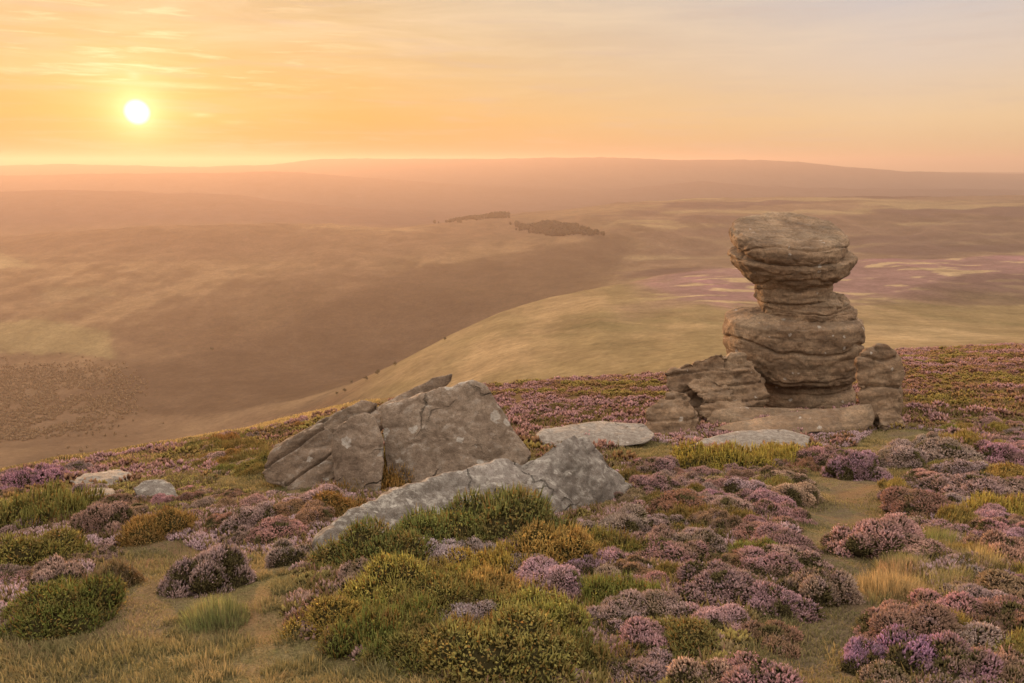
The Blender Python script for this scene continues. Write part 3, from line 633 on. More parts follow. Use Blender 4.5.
HBIG = [heather_meshes(300+i) for i in range(5)]
HSM = [heather_meshes(400+i, R=.2, H=.2, nl=11, lr=.07, n=6000) for i in range(4)]
HLOW = [heather_meshes(450+i, R=.34, H=.17, nl=22, lr=.075, n=11000) for i in range(3)]
BBIG = [bilberry_meshes(500+i) for i in range(4)]
BLOW = [bilberry_meshes(550+i, R=.36, H=.15, nl=18, lr=.085, n=12000) for i in range(3)]
TUFT = [tuft_mesh(600+i) for i in range(3)]
MAUVE = (.45,.30,.32); PINK = (.46,.31,.28); PURPLE = (.41,.27,.39); BROWN = (.31,.20,.14); DUSK = (.38,.26,.25); PALE = (.42,.30,.32)
GREEN = (.21,.22,.07); OLIVE = (.29,.26,.09); YELLOW = (.44,.37,.11); GOLD = (.38,.26,.09); STRAW = (.45,.36,.17); PGREEN = (.24,.25,.10)
taken = []
def put(kind, px, py, w, hpx, tint, label, group=None, ridx=None, loc=None):
    """a shrub whose base is seen at (px, py), w pixels wide and hpx tall in the photograph"""
    p = ground(px, py) if loc is None else loc
    R = w/2/PXM(p.y)*(1.12 if kind == 'bilberry' else 1.05); H = hpx/PXM(p.y)*(.86 if kind == 'bilberry' else .95)
    if kind == 'heather':
        if R < .16: pool, r0, h0 = HSM, .2, .24
        elif H/R < .75: pool, r0, h0 = HLOW, .36, .20
        else: pool, r0, h0 = HBIG, .31, .34
        name, cat, parts = 'heather_bush', 'heather', ('blossom', 'foliage')
    elif kind == 'bilberry':
        if H/R < .75: pool, r0, h0 = BLOW, .38, .19
        else: pool, r0, h0 = BBIG, .32, .33
        name, cat, parts = 'bilberry_bush', 'bilberry', ('foliage', 'twigs')
    else:
        pool, r0, h0 = TUFT, .28, .15; name, cat, parts = 'grass_tuft', 'grass tuft', None
    mi = random.randrange(len(pool)) if ridx is None else ridx
    s = R/r0; sz = max(.5, min(H/h0, 1.6*s+.4)); base = Vector((p.x, p.y+R*.55, 0)); base.z = hz(base.x, base.y)-.03
    jt = [c*random.uniform(.88, 1.12) for c in tint]
    if parts:
        o = empty(name, base)
        for pn, me in zip(parts, pool[mi]):
            c = bpy.data.objects.new(pn, me); COL.objects.link(c); c.parent = o; c.color = (*jt, 1)
    else:
        o = link(name, pool[mi]); o.location = base; o.color = (*jt, 1)
    o.rotation_euler = (random.uniform(-.08, .08)-.1, random.uniform(-.08, .08), random.uniform(0, 6.28)); o.rotation_mode = 'XYZ'
    o.scale = (s, s*random.uniform(.9, 1.05), sz); tag(o, label, cat, group)
    taken.append((base.x, base.y, R)); return o
H_, B_, G_ = 'heather', 'bilberry', 'grass'
BUSHES = [
 (H_,22,492,64,24,PURPLE,'purple-topped heather clump on the skyline at the far left edge of the picture'),
 (B_,32,530,92,42,OLIVE,'rounded olive-green bilberry mound at the left edge below the purple-topped heather'),
 (H_,100,536,60,46,DUSK,'dusky heather directly in front of the small pale rocks at far left'),
 (B_,150,540,60,36,GOLD,'golden bilberry between dusky heathers in front of the small grey boulder'),
 (B_,22,576,84,48,OLIVE,'second olive bilberry mound down the left edge of the picture'),
 (H_,6,586,36,32,DUSK,'small dark heather cut off by the left edge beside the grass'),
 (H_,48,596,58,48,PINK,'pinkish-brown heather leaning over the dark green mound at lower left'),
 (B_,48,632,92,58,GREEN,'dark green bilberry mound lowest of those on the left edge'),
 (H_,99,560,32,20,DUSK,'tiny heather tuft at the head of the left grassy path'),
 (B_,104,596,52,44,BROWN,'brownish low bush on the left bank of the grassy path'),
 (H_,200,594,80,62,MAUVE,'large rounded mauve heather standing alone right of the left grassy path'),
 (H_,250,534,62,34,MAUVE,'mauve heather clump just above the large solitary left heather'),
 (H_,276,545,62,30,PINK,'neat pink dome of heather below the layered rock'),
 (H_,282,565,44,32,PALE,'pale mauve dome of heather left of the tip of the long grey boulder'),
 (H_,312,514,62,32,PINK,'pinkish heather under the upright leaning slab'),
 (G_,205,632,84,44,PGREEN,'pale green grass tussock in front of the large solitary left heather'),
 (H_,318,628,54,42,BROWN,'rusty sparse heather at the right end of the left turf'),
 (H_,420,474,66,28,BROWN,'brown heather in front of the lichen-spotted block'),
 (H_,468,468,44,18,PINK,'small pinkish heather right under the lichen-spotted block'),
 (B_,462,475,42,14,YELLOW,'bright yellow bilberry patch behind the middle of the long grey boulder'),
 (B_,372,492,66,30,GOLD,'golden bilberry at the foot of the big block behind the long grey boulder'),
 (B_,330,522,60,36,GOLD,'golden-orange bilberry just left of the long grey boulder'),
 (H_,352,486,34,20,PINK,'little pink heather hugging the base of the leaning slab'),
 (B_,368,574,90,58,GREEN,'dark bilberry hugging the front of the low end of the long grey boulder'),
 (B_,432,562,96,62,GREEN,'dark green bilberry in front of the middle of the long grey boulder'),
 (B_,512,548,112,74,GREEN,'tall green bilberry covering the saddle of the long grey boulder'),
 (H_,505,552,60,40,DUSK,'dusky heather nested in the tall green bilberry'),
 (H_,475,574,60,40,PALE,'pale lilac heather below the dusky one in front of the long boulder'),
 (H_,522,582,50,34,PALE,'second pale lilac heather, close right of the first in front of the long boulder'),
 (H_,362,598,66,44,MAUVE,'mauve heather at the left foot of the large yellow-green mound'),
 (B_,382,612,86,66,YELLOW,'large yellow-crowned bilberry mound in front of the low end of the long boulder'),
 (B_,440,624,92,56,OLIVE,'olive bilberry mass right of the yellow-crowned mound'),
 (B_,385,655,100,48,GREEN,'broad green bilberry below the yellow-crowned mound'),
 (H_,483,600,56,26,PINK,'small flat pink heather in the green cover at the picture centre bottom'),
 (B_,560,575,92,62,YELLOW,'yellow-topped bilberry dome in front of the peak of the long boulder'),
 (H_,625,546,76,44,MAUVE,'mauve heather close to the right end of the long grey boulder'),
 (H_,578,582,44,34,PURPLE,'small bright lilac-pink heather on the yellow-topped bilberry dome'),
 (H_,638,584,56,26,BROWN,'brown faded heather below the mauve one right of the long boulder'),
 (H_,650,668,84,54,MAUVE,'mauve heather low down near the bottom centre-right of the picture'),
 (B_,540,640,100,40,YELLOW,'low yellowish bilberry cover in the bottom centre'),
 (B_,470,675,110,44,OLIVE,'low olive bilberry cover at the bottom edge left of centre'),
 (B_,580,685,110,44,GREEN,'low green bilberry cover at the bottom edge right of centre'),
 (B_,622,618,80,38,OLIVE,'olive bilberry between the brown heather and the bottom mauve heather'),
 (H_,665,480,60,30,DUSK,'dusky heather on the turf left of the bilberry by the pale slab'),
 (B_,725,474,76,30,YELLOW,'yellow-green bilberry bank in front of the smooth pale slab'),
 (B_,780,470,60,26,YELLOW,'second yellow-green bilberry bank, right part in front of the smooth pale slab'),
 (H_,828,470,56,30,DUSK,'dusky heather below the right end of the long slab at the pillar foot'),
 (H_,865,480,60,40,MAUVE,'mauve heather beside the upper end of the right-hand path'),
 (H_,750,506,60,34,MAUVE,'mauve heather below the yellow-green bilberry bank'),
 (H_,796,508,62,34,PINK,'pinkish heather left of the bend in the right-hand path'),
 (H_,690,522,70,36,BROWN,'russet heather on the bank between the boulder peak and the path'),
 (H_,660,560,62,40,DUSK,'dusky heather right of the brown faded clump'),
 (H_,700,562,66,40,MAUVE,'mauve heather in the middle of the bank left of the path'),
 (H_,790,560,76,40,DUSK,'wide dusky heather overhanging the left side of the path'),
 (B_,762,566,56,30,OLIVE,'olive bilberry showing between the dusky heathers left of the path'),
 (H_,826,606,62,46,DUSK,'dark dusky heather at the left verge of the path'),
 (H_,790,618,60,40,MAUVE,'mauve heather behind the dark one on the left path verge'),
 (H_,744,598,52,30,PURPLE,'small purple heather in the middle of the left-hand bank'),
 (H_,720,640,76,44,MAUVE,'mauve heather above the bottom-edge pink heather'),
 (H_,776,650,58,36,BROWN,'brownish heather on the path edge near the bottom'),
 (H_,712,700,72,48,PINK,'pinkish heather cut by the bottom edge, left of a lilac one'),
 (H_,762,704,84,52,PINK,'lilac-pink heather cut by the bottom edge beside the path'),
 (H_,890,560,96,54,PINK,'broad pinkish-brown heather on the right side of the path'),
 (H_,862,552,50,30,PINK,'small pinkish heather on the outer curve of the path'),
 (G_,905,604,100,46,STRAW,'straw-coloured grass tussock on the right side of the path'),
 (G_,965,602,90,36,STRAW,'straw grass tussock right of the other straw tussock'),
 (G_,955,556,80,34,PGREEN,'greenish grass tussock above the straw ones'),
 (H_,975,572,46,28,MAUVE,'mauve heather standing in the straw grass'),
 (H_,910,470,70,34,MAUVE,'mauve heather beside the top of the path below the split upright stone'),
 (H_,930,520,76,38,BROWN,'russet heather mass above the broad pinkish one right of the path'),
 (H_,985,505,80,40,MAUVE,'mauve heather near the right edge level with the path bend'),
 (H_,1005,545,60,34,PINK,'pinkish heather at the right edge above the straw grass'),
 (H_,960,470,70,34,PALE,'pale lilac heather high on the right bank'),
 (H_,1012,468,60,34,MAUVE,'mauve heather at the right edge high on the bank'),
 (H_,905,640,74,44,DUSK,'dark pinkish heather on the right of the path above the vivid purple ones'),
 (H_,965,636,90,48,PINK,'pinkish heather right of the dark one above the vivid purple ones'),
 (H_,1020,630,60,46,MAUVE,'mauve heather on the right edge above the vivid purple ones'),
 (H_,880,672,52,44,PURPLE,'purple heather nearest the path at lower right'),
 (H_,925,680,76,58,(.43,.26,.42),'most vivid purple heather at lower right'),
 (H_,975,690,76,56,(.44,.27,.37),'vivid pinkish-purple heather right of the brightest one at lower right'),
 (H_,900,712,70,46,DUSK,'dusky heather cut by the bottom edge under the vivid purple ones'),
 (H_,965,724,84,50,MAUVE,'mauve heather cut by the bottom edge at lower right'),
 (H_,1018,690,66,54,PINK,'pinkish heather at the bottom right corner, upper one'),
 (H_,1020,724,70,44,PURPLE,'purple heather in the very bottom right corner'),
]
for b in BUSHES: put(b[0], b[1], b[2], b[3], b[4], b[5], b[6], {'heather': 'heather bushes on the moor', 'bilberry': 'bilberry mounds among the heather', 'grass': 'grass tussocks by the paths'}[b[0]])

# smaller repeats filling the banks, away from paths, turf and rocks
ROCK_POLY = [[(300,570),(315,540),(350,512),(400,490),(500,462),(560,435),(595,445),(640,495),(600,530),(500,530),(400,560)],
 [(262,480),(276,445),(363,400),(452,372),(484,380),(532,460),(520,485),(340,500)], [(532,440),(545,428),(650,420),(658,442),(560,450)],
 [(680,450),(740,430),(812,435),(812,452)], [(700,436),(700,405),(880,400),(915,445),(870,440)], [(640,440),(665,370),(720,345),(910,345),(910,430),(700,430)], [(64,500),(66,480),(120,465),(180,480),(182,502)]]
fills = {}
def fill(n, poly, kinds, wr, label, group, tries=1800, sep=.62):
    xs = [p[0] for p in poly]; ys = [p[1] for p in poly]; c = 0
    for _ in range(tries):
        if c >= n: break
        px = random.uniform(min(xs), max(xs)); py = random.uniform(min(ys), max(ys))
        A, Bq = np.array([px]), np.array([py])
        if not in_poly(A, Bq, poly)[0] or any(in_poly(A, Bq, r)[0] for r in ROCK_POLY): continue
        p = ground(px, py); wm = random.uniform(*wr)
        if any(math.hypot(p.x-q[0], p.y-q[1]) < (wm/2+q[2])*sep for q in taken): continue
        pm_, tf = masks(np.array([p.x]), np.array([p.y+.1]))
        if tf[0] > .3 or pm_[0] > .2: continue
        kd, tint, lb, gp = random.choice(kinds)
        w = wm*PXM(p.y); put(kd, px, py, w, w*random.uniform(.38, .55), tint, (lb or label), gp or group); c += 1
    fills[label] = c
fill(70, [(640,465),(700,460),(880,470),(850,560),(830,600),(780,683),(620,700),(600,560)], [(H_,MAUVE,0,0),(H_,DUSK,0,0),(H_,PINK,0,0),(H_,BROWN,0,0),(B_,OLIVE,'low olive bilberry mound tucked among the heathers left of the right-hand path','bilberries among the heather left of the path')], (.24,.5),
  'ordinary mauve-brown heather clump in the dense bank between the long boulder and the path', 'filler heathers on the bank left of the path')
fill(80, [(850,470),(900,436),(1030,425),(1060,700),(860,700),(850,600),(870,540)], [(H_,MAUVE,0,0),(H_,PINK,0,0),(H_,BROWN,0,0),(H_,PALE,0,0),(B_,YELLOW,'low yellowish bilberry mound tucked among the heathers right of the path','bilberries among the heather right of the path')], (.24,.55),
  'ordinary pinkish heather clump in the dense bank right of the path', 'filler heathers on the bank right of the path')
fill(34, [(0,480),(60,470),(200,470),(330,500),(300,560),(170,540),(0,600)], [(H_,DUSK,0,0),(H_,PINK,0,0),(H_,BROWN,0,0)], (.24,.5),
  'ordinary dusky heather clump in the rough patch on the left below the skyline', 'filler heathers on the left side')
fill(30, [(640,455),(850,470),(840,520),(700,520),(640,500)], [(H_,DUSK,0,0),(H_,PINK,0,0)], (.24,.5),
  'ordinary heather clump in the patch between the pale slab and the path bend', 'filler heathers below the pale slab')
fill(26, [(330,560),(640,560),(640,700),(340,700)], [(B_,OLIVE,0,0),(B_,YELLOW,0,0),(H_,PALE,'small pale heather poking through the green cover in the bottom centre','heathers in the bottom-centre green cover')], (.35,.6),
  'low bilberry mound in the green cover filling the bottom centre', 'bilberry cover in the bottom centre')
fill(22, [(900,560),(1024,560),(1024,612),(900,612),(870,560)], [(G_,STRAW,'ordinary straw-coloured grass tuft in the pale grass right of the path','small straw grass tufts')], (.3,.5),
  'ordinary straw-coloured grass tuft in the pale grass right of the path', 'small straw grass tufts', sep=.4)
fill(26, [(190,440),(330,420),(330,500),(200,480),(190,455)], [(B_,OLIVE,'low bilberry mound on the slope left of the layered rock','bilberries left of the layered rock'),(H_,PINK,0,0),(B_,GOLD,'low golden bilberry mound on the slope left of the layered rock','golden bilberries left of the layered rock')], (.3,.6),
  'ordinary pinkish heather clump on the slope left of the layered rock', 'filler heathers left of the layered rock')
print('FILLS', fills, 'things', len(taken))

# ------------------------------------------------------------------ uncountable cover
tick('le cover')
def scatter(n, yr, ur, seed, power=1.0):
    r = np.random.default_rng(seed); y = (r.uniform(yr[0]**power, yr[1]**power, n))**(1/power); u = r.uniform(ur[0], ur[1], n); return u*y, y, r
# short grass
x, y, r = scatter(620000, (2.3, 17), (-.74, .74), 901, 1.15)
pm_, tf = masks(x, y); dn = fbm(x*1.5, y*1.5, 0, 3, 77)
prob = np.clip(.10+.80*tf*(.45+.55*(dn > -.2))-.35*pm_*(dn < .1), 0.02, 1)*np.clip(7/y, .3, 1)
k = r.random(len(x)) < prob; x, y, tf, dn = x[k], y[k], tf[k], dn[k]; z = h(x, y)
ln = (.014+.045*np.clip(dn+.35, 0, 1)**1.5)*r.uniform(.6, 1.4, len(x))*(1+.9*(1-tf))
pz = np.clip(.45+1.3*fbm(x*1.1+4, y*1.1, 0, 3, 88)+.18*r.normal(size=len(x)), 0, 1)
J = blades(np.stack([x, y, z-.004], 1), r, ln, r.uniform(.0018, .0035, len(x))*np.clip(y/5, 1, 3), .8); J[2][:, 2] = np.repeat(pz, 5)
g = link('grass', mesh_np('grass', J[0], J[1], smooth=False, attrs={'shoot': J[2]}), M_GRASS); g.color = (.225,.20,.10,1); tag(g, 'short grass and turf growing between the heather and along the paths', 'grass', kind='stuff')
# pale bent grass on the left skyline
x, y, r = scatter(120000, (10, 27), (-.8, -.12), 905); px_, py_ = to_px(x, y, h(x, y))
te = y/np.interp(x/y, EDGE[0], EDGE[2]); k = (te > .72+.15*fbm(x*.7, y*.7, 0, 2, 3)) & (te < 1.05) & (px_ < 380); x, y = x[k], y[k]
J = blades(np.stack([x, y, h(x, y)-.01], 1), r, r.uniform(.05, .12, len(x)), r.uniform(.006, .012, len(x)), .7)
g = link('grass', mesh_np('grass', J[0], J[1], smooth=False, attrs={'shoot': J[2]}), M_GRASS); g.color = (.44,.33,.15,1); tag(g, 'sunlit pale bent grass along the left skyline', 'grass', kind='stuff')
# undergrowth: small shoots between the bushes
x, y, r = scatter(150000, (2.3, 20), (-.74, .76), 911, 1.1)
pm_, tf = masks(x, y); k = (tf < .3) & (pm_ < .2); x, y = x[k], y[k]; n = len(x); z = h(x, y)
D = np.stack([r.normal(size=n)*.35, r.normal(size=n)*.35, np.ones(n)], 1); D /= np.linalg.norm(D, axis=1, keepdims=True)
J = shoots(np.stack([x, y, z-.01], 1), D, r.uniform(.05, .12, n), r.uniform(.006, .011, n)*np.clip(y/7, .9, 2), r, acc=np.clip(.5+.8*fbm(x, y, 0, 3, 6), 0, 1))
g = link('undergrowth', mesh_np('undergrowth', J[0], J[1], smooth=False, attrs={'shoot': J[2]}), veg_mat('undergrowth', (.06,.045,.025), False, (.20,.155,.06), accent=(.30,.16,.14))); tag(g, 'olive and brown undergrowth between the heather bushes', 'undergrowth', kind='stuff')
# heather carpet on the moor behind
def clump_cover(name, n, yr, ur, seed, cond, rad, cols3, label, cat, per=26):
    x, y, r = scatter(n, yr, ur, seed, 1.6); z = h(x, y); k = cond(x, y, z); x, y, z = x[k], y[k], z[k]; m = len(x)
    R = r.uniform(*rad, m)*np.clip(y/30, .8, 1.8); th = r.uniform(0, 6.28, (m, per)); q = np.sqrt(r.random((m, per)))
    P = np.stack([x[:, None]+R[:, None]*q*np.cos(th), y[:, None]+R[:, None]*q*np.sin(th), z[:, None]+R[:, None]*.75*np.sqrt(1-q**2)-.02], -1).reshape(-1, 3)
    N = np.stack([q*np.cos(th), q*np.sin(th), .4+np.sqrt(1-q**2)], -1).reshape(-1, 3); N /= np.linalg.norm(N, axis=1, keepdims=True)
    hue = np.repeat(np.clip(.5+1.0*fbm(x*.35, y*.35, 0, 4, seed+2)+.16*r.normal(size=m), 0, 1), per)
    s = np.repeat(R, per)*r.uniform(.3, .55, m*per)
    V, Fc, A = shoots(P-N*(s*.4)[:, None], jit(r, N, .3, .2), s*1.2, s*.32, r, acc=r.random(m*per), g=(.2,.8,1)); A[:, 2] = np.repeat(hue, 5)
    nt = NT(name); a_ = nt.n('ShaderNodeAttribute'); a_.attribute_name = 'shoot'; sep = nt.n('ShaderNodeSeparateColor'); nt.l(a_.outputs['Color'], sep.inputs[0])
    c = ramp(nt, sep.outputs[2], cols3); c = mixc(nt, 1, c, mixc(nt, sep.outputs[0], (.6,.6,.6), (1.4,1.4,1.4)), 'MULTIPLY'); c = mixc(nt, sep.outputs[1], (.06,.045,.03), c)
    d = nt.n('ShaderNodeBsdfDiffuse'); tr = nt.n('ShaderNodeBsdfTranslucent'); ms = nt.n('ShaderNodeMixShader'); ms.inputs[0].default_value = .3
    nt.l(c, d.inputs[0]); nt.l(c, tr.inputs[0]); nt.l(d.outputs[0], ms.inputs[1]); nt.l(tr.outputs[0], ms.inputs[2]); nt.l(ms.outputs[0], nt.out.inputs[0])
    g = link(name, mesh_np(name, V, Fc, smooth=False, attrs={'shoot': A}), nt.m); tag(g, label, cat, kind='stuff')
def c_far(x, y, z):
    px_, py_ = to_px(x, y, z); pm_, tf = masks(x, y)
    te = y/np.interp(x/y, EDGE[0], EDGE[2])
    return (tf < .3) & (te < 1.04) & ((px_ > 480) | (te < .85)) & ((py_ < 470) | (y > 9))
clump_cover('heather_carpet', 17000, (9, 64), (-.75, .8), 921, c_far, (.10,.24),
  [(.12,(.30,.23,.07)),(.3,(.31,.19,.08)),(.45,(.29,.165,.11)),(.6,(.36,.20,.16)),(.85,(.42,.25,.25))], 'carpet of pink, russet and yellow heather covering the moor around and behind the pillar', 'heather')
def c_near(x, y, z):
    pm_, tf = masks(x, y); return (tf < .3) & (pm_ < .25)
clump_cover('heather_undergrowth', 21000, (2.4, 13), (-.76, .8), 925, c_near, (.05,.11),
  [(.15,(.34,.27,.09)),(.32,(.24,.20,.08)),(.45,(.28,.19,.13)),(.6,(.38,.25,.22)),(.85,(.44,.31,.33))], 'low mixed heather and bilberry shoots knitting the gaps between the bushes', 'heather', per=70)
# tussocky turf
x, y, r = scatter(2600, (2.4, 12), (-.74, .74), 941, 1.1); pm_, tf = masks(x, y); k = (tf > .5) & (pm_ < .5) & (fbm(x*1.2, y*1.2, 0, 3, 77) > -.3); x, y = x[k], y[k]
per = 90; R = r.uniform(.03, .10, (len(x), 1)); q = R*np.sqrt(r.random((len(x), per))); th = r.uniform(0, 6.28, (len(x), per))
bx, by = (x[:, None]+q*np.cos(th)).ravel(), (y[:, None]+q*np.sin(th)).ravel(); n = len(bx)
d = np.stack([(q/R*np.cos(th)).ravel(), (q/R*np.sin(th)).ravel(), np.zeros(n)], 1)
J = blades(np.stack([bx, by, h(bx, by)-.005], 1), r, (R*r.uniform(.4, 1.0, (len(x), per))).ravel()*.8+.015, r.uniform(.0015, .003, n), .9, d*.8)
J[2][:, 2] = np.repeat(np.repeat(r.random(len(x))**1.5, per), 5)
g = link('tussocks', mesh_np('tussocks', J[0], J[1], smooth=False, attrs={'shoot': J[2]}), M_GRASS); g.color = (.21,.195,.10,1); tag(g, 'small rough tussocks dotted through the turf', 'grass', kind='stuff')
# valley woods
def c_wood(polys, jt):
    def f(x, y, z):
        px_, py_ = to_px(x, y, z); rj = np.random.default_rng(5); px_ = px_+rj.normal(size=len(x))*jt[0]; py_ = py_+rj.normal(size=len(x))*jt[1]; m = np.zeros(x.shape, bool)
        for p in polys: m |= in_poly(px_+60*fbm(x/90, y/90, 0, 3, 7)*np.clip(900/y, 0, 1)**2, py_+30*fbm(x/60, y/60, 0, 3, 8)*np.clip(900/y, 0, 1)**2, p)
        return m & ((y > 1600) | (fbm(x/22, y/40, 0, 3, 12) > -.32))
    return f
def wood(name, n, yr, ur, seed, polys, rad, cols3, label, jt=(0, 0)):
    r = np.random.default_rng(seed); y = r.uniform(*yr, n); u = r.uniform(*ur, n); x = u*y; z = h(x, y); k = c_wood(polys, jt)(x, y, z); x, y, z = x[k], y[k], z[k]; m = len(x); per = 30
    R = r.uniform(*rad, m); d = r.normal(size=(m, per, 3)); d /= np.linalg.norm(d, axis=2, keepdims=True)
    P = (np.stack([x, y, z+R*.95], 1)[:, None]+d*R[:, None, None]*np.array([.8, .8, 1.0])*r.uniform(.5, 1, (m, per, 1))).reshape(-1, 3)
    V, Fc, A = leaves(P, d.reshape(-1, 3), 1.0, r, .9); c0 = np.repeat(P, 4, axis=0); V = c0+(V-c0)*np.repeat(np.repeat(R, per), 4)[:, None]*.42
    g = link(name, mesh_np(name, V, Fc, smooth=False, attrs={'shoot': A}), veg_mat(name, cols3[0], False, cols3[1], .2, .4)); tag(g, label, 'woodland', kind='stuff')
wood('woodland', 22000, (700, 1500), (-.75, -.28), 931, [[(-60,362),(40,360),(120,372),(125,425),(60,440),(-60,445)]], (1.2,2.4), ((.14,.10,.06),(.20,.15,.09)), 'hazy broadleaf wood on the valley side at far left', (13, 5))
wood('plantation', 20000, (2000, 3100), (-.16, .14), 937, [[(517,226),(545,223),(600,231),(607,237),(580,237),(520,230)], [(430,220),(470,216),(505,214),(505,217),(432,222)]], (4,7), ((.02,.02,.012),(.05,.045,.025)), 'dark conifer plantations on the hill across the valley', (2.5, .4))

# far single trees on the valley spur
def tree_meshes(seed):
    r = np.random.default_rng(seed); n = 420; d = r.normal(size=(n, 3)); d /= np.linalg.norm(d, axis=1, keepdims=True)
    lob = np.array([(r.uniform(-.25,.25), r.uniform(-.25,.25), r.uniform(.5,.85), r.uniform(.18,.3)) for _ in range(6)]); k = r.integers(0, 6, n)
    P = lob[k, :3]+d*lob[k, 3:4]*r.uniform(.6, 1, (n, 1)); V, Fc, A = leaves(P, d, .05, r, .9)
    cm_ = mesh_np('crown', V, Fc, smooth=False, attrs={'shoot': A})
    bm = bmesh.new(); bmesh.ops.create_cone(bm, segments=7, radius1=.05, radius2=.02, depth=.6, cap_ends=True); bmesh.ops.translate(bm, verts=bm.verts, vec=(0,0,.28))
    t = bpy.data.meshes.new('trunk'); bm.to_mesh(t); bm.free(); return cm_, t
MT = veg_mat('tree_leaf', (.03,.03,.012), False, (.07,.065,.03), .2, .4); MB = NT('bark'); _d = MB.n('ShaderNodeBsdfDiffuse'); _n = noise(MB, None, 9, 4); MB.l(ramp(MB, _n, [(.3,(.05,.035,.02)),(.7,(.12,.09,.06))]), _d.inputs[0]); MB.l(_d.outputs[0], MB.out.inputs[0])
TM = [tree_meshes(700+i) for i in range(3)]
for i, (px, py, hh) in enumerate([(378,376,6),(366,382,5),(395,367,5),(345,394,5),(352,385,4),(337,396,4),(332,410,5),(445,342,4),(212,352,4)]):
    p = ground(px, py-1); t = empty('tree', p-Vector((0,0,.3))); s = hh/PXM(p.y); t.scale = (s*1.1, s*1.1, s); t.rotation_euler.z = i*1.3
    cm_, tr_ = TM[i % 3]; link('crown', cm_, MT, t); link('trunk', tr_, MB.m, t)
    tag(t, 'tiny dark tree dotted on the hazy slopes across the valley', 'tree', 'scattered trees across the valley')

# ------------------------------------------------------------------ haze
tick('--- haze')
nt = NT('hill_haze'); pv = nt.n('ShaderNodeVolumePrincipled')
HAZE = dict(color=(.60,.495,.445), density=1.3e-4, aniso=.46)
pv.inputs['Color'].default_value = (*HAZE['color'], 1); pv.inputs['Density'].default_value = HAZE['density']; pv.inputs['Anisotropy'].default_value = HAZE['aniso']
nt.l(pv.outputs[0], nt.out.inputs['Volume'])
bm = bmesh.new(); bmesh.ops.create_cube(bm, size=1); zl, zt = float(ZZ.min())-2, max(130, float(ZZ.max())+10)
for v in bm.verts: v.co = Vector((v.co.x*66000, v.co.y*17000+8400, (v.co.z+.5)*(zt-zl)+zl))
me = bpy.data.meshes.new('haze'); bm.to_mesh(me); bm.free(); hb = link('haze', me, nt.m); tag(hb, kind='stuff')
tag(hb, 'warm evening haze filling the valleys', 'haze')
print('haze z', zl, zt)

# ------------------------------------------------------------------ sky, sun, camera
w = bpy.data.worlds.new('World'); sc.world = w; w.use_nodes = True; t = w.node_tree; t.nodes.clear()
class W(NT):
    def __init__(s): s.t = t; s.out = t.nodes.new('ShaderNodeOutputWorld')
n_ = W(); tc = n_.n('ShaderNodeTexCoord'); DV = tc.outputs['Generated']
sep = n_.n('ShaderNodeSeparateXYZ'); n_.l(DV, sep.inputs[0]); el = sep.outputs[2]
dot = n_.n('ShaderNodeVectorMath', operation='DOT_PRODUCT'); n_.l(DV, dot.inputs[0]); dot.inputs[1].default_value = SUN_DIR
cs = dot.outputs['Value']; ang = mth(n_, 'ARCCOSINE', mth(n_, 'MINIMUM', cs, 1.0))          # radians from the sun
elc = mth(n_, 'MAXIMUM', el, 0)
# away-from-sun gradient and towards-sun gradient by elevation, brightened overhead as fill light
def eramp(st): return ramp(n_, mrange(n_, elc, 0, .5), [(p*2, c) for p, c in st])
awayc = eramp([(0,(.72,.48,.24)), (.05,(.84,.60,.34)), (.11,(.74,.60,.48)), (.19,(.60,.56,.57)), (.32,(1.3,1.08,.90)), (.5,(2.1,1.80,1.55))])
towc = eramp([(0,(.06,.03,.01)), (.03,(.58,.32,.07)), (.055,(.74,.43,.11)), (.10,(.77,.50,.19)), (.19,(.70,.52,.30)), (.32,(1.4,1.12,.84)), (.5,(2.1,1.78,1.5))])
near = mrange(n_, ang, .25, .85, 1, 0)
base = mixc(n_, near, awayc, towc)
east_fill = eramp([(0,(.95,.76,.66)), (.2,(1.15,.95,.82)), (.5,(2.1,1.80,1.55))])  # unseen sky behind the camera, brightened as fill for the foreground
base = mixc(n_, mrange(n_, ang, 1.15, 1.8), base, east_fill)
sky = n_.n('ShaderNodeTexSky'); sky.sky_type = 'NISHITA'; sky.sun_disc = False; sky.sun_elevation = SUN_EL; sky.sun_rotation = SUN_AZ; sky.air_density = 1.5; sky.dust_density = 3
# thin cloud streaks
mp = n_.n('ShaderNodeMapping'); mp.inputs['Scale'].default_value = (3, 3, 26); mp.inputs['Rotation'].default_value = (.04, -.06, 0); n_.l(DV, mp.inputs[0])
cl = mrange(n_, noise(n_, mp.outputs[0], 1.3, 8, .62, .5), .42, .72); cl = mth(n_, 'MULTIPLY', cl, mrange(n_, el, .03, .14))
mp2 = n_.n('ShaderNodeMapping'); mp2.inputs['Scale'].default_value = (5, 5, 60); mp2.inputs['Location'].default_value = (3.1, 1, 2); mp2.inputs['Rotation'].default_value = (0, .05, 0); n_.l(DV, mp2.inputs[0])
cl2 = mrange(n_, noise(n_, mp2.outputs[0], 1.5, 8, .6, .3), .52, .72)
base = mixc(n_, mth(n_, 'MULTIPLY', cl, mrange(n_, ang, .15, .9, .5, .2)), base, (1.02,.80,.52))
base = mixc(n_, mth(n_, 'MULTIPLY', cl2, .34), base, (.66,.50,.40))
mp3 = n_.n('ShaderNodeMapping'); mp3.inputs['Scale'].default_value = (11, 11, 120); mp3.inputs['Rotation'].default_value = (.02, .03, 0); n_.l(DV, mp3.inputs[0])
cl3 = mth(n_, 'MULTIPLY', mrange(n_, noise(n_, mp3.outputs[0], 1.2, 8, .6, .4), .54, .68), mth(n_, 'MULTIPLY', mrange(n_, ang, .04, .34, .8, 0), mrange(n_, el, .07, .10)))
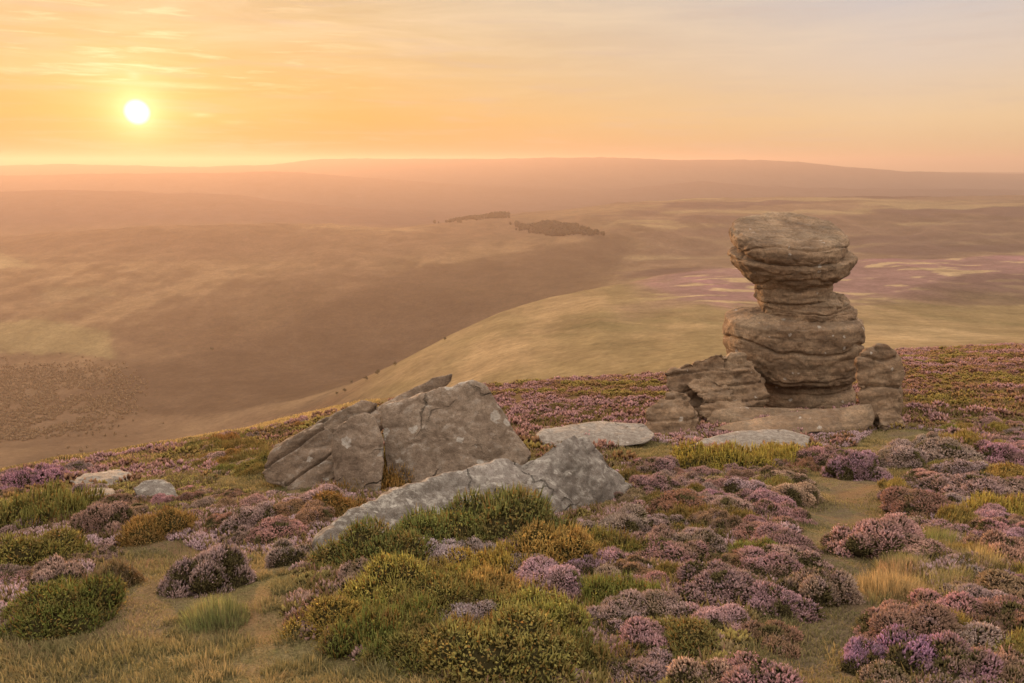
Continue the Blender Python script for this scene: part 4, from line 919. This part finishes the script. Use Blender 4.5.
base = mixc(n_, cl3, base, (1.15,.85,.48))
# glow round the sun and its burnt-out disc
def ex(k, a): return mth(n_, 'MULTIPLY', mth(n_, 'EXPONENT', mth(n_, 'MULTIPLY', ang, -k)), a)
def addc(a, f, c):
    return mixc(n_, 1.0, a, mixc(n_, f, (0,0,0), c), 'ADD')
for k, a, c in ((60, 1.3, (.95,.78,.42)), (17, .42, (.95,.50,.14)), (5, .14, (.9,.28,.02))):
    base = addc(base, ex(k, a), c)
def dirn(px, py):
    v = Vector(((px-512)/F, CP+(341.5-py)/F*SP, -SP+(341.5-py)/F*CP)); return v.normalized()
def blob(px, py, wx, wz, amp):
    c_ = dirn(px, py)
    sx_ = mth(n_, 'DIVIDE', mth(n_, 'SUBTRACT', sep.outputs[0], c_.x), wx); sz_ = mth(n_, 'DIVIDE', mth(n_, 'SUBTRACT', el, c_.z), wz)
    q_ = mth(n_, 'ADD', mth(n_, 'MULTIPLY', sx_, sx_), mth(n_, 'MULTIPLY', sz_, sz_))
    return mth(n_, 'MULTIPLY', mth(n_, 'EXPONENT', mth(n_, 'MULTIPLY', q_, -1.0)), mrange(n_, noise(n_, mp3.outputs[0], 2.5, 5, .7), .3, .6, amp*.3, amp))
for q in ((145, 83, .055, .0022, .75), (185, 87, .05, .0018, .5), (134, 75, .006, .005, .8), (201, 115, .011, .0022, .55), (231, 122, .012, .0022, .3), (92, 49, .012, .002, .35), (40, 70, .06, .002, .3)):
    base = mixc(n_, blob(*q), base, (1.35,.95,.48))
disc = mrange(n_, ang, .0065, .0145, 1, 0)
base = addc(base, disc, (4,3,1.7))
ad = mixc(n_, 1.0, base, mixc(n_, 1.0, mixc(n_, 1.0, sky.outputs[0], (.003,.003,.003), 'MULTIPLY'), (.05,.03,.02), 'DARKEN'), 'ADD')
bg = n_.n('ShaderNodeBackground'); bg.inputs[1].default_value = .66; n_.l(ad, bg.inputs[0]); n_.l(bg.outputs[0], n_.out.inputs[0])

sl = bpy.data.lights.new('sun', 'SUN'); sl.energy = 5.0; sl.angle = math.radians(.6); sl.color = (1, .50, .20)
so = bpy.data.objects.new('sun', sl); COL.objects.link(so); so.rotation_euler = (-SUN_DIR).to_track_quat('-Z', 'Y').to_euler()
cam = bpy.data.cameras.new('camera'); cam.sensor_width = 36; cam.lens = F*36/1024; cam.clip_start = .05; cam.clip_end = 90000
co = bpy.data.objects.new('camera', cam); COL.objects.link(co); co.location = (0,0,0); co.rotation_euler = (math.pi/2-PITCH, 0, 0); sc.camera = co
sc.view_settings.view_transform = 'Standard'; sc.view_settings.look = 'None'; sc.view_settings.exposure = 0.6; sc.view_settings.gamma = 1
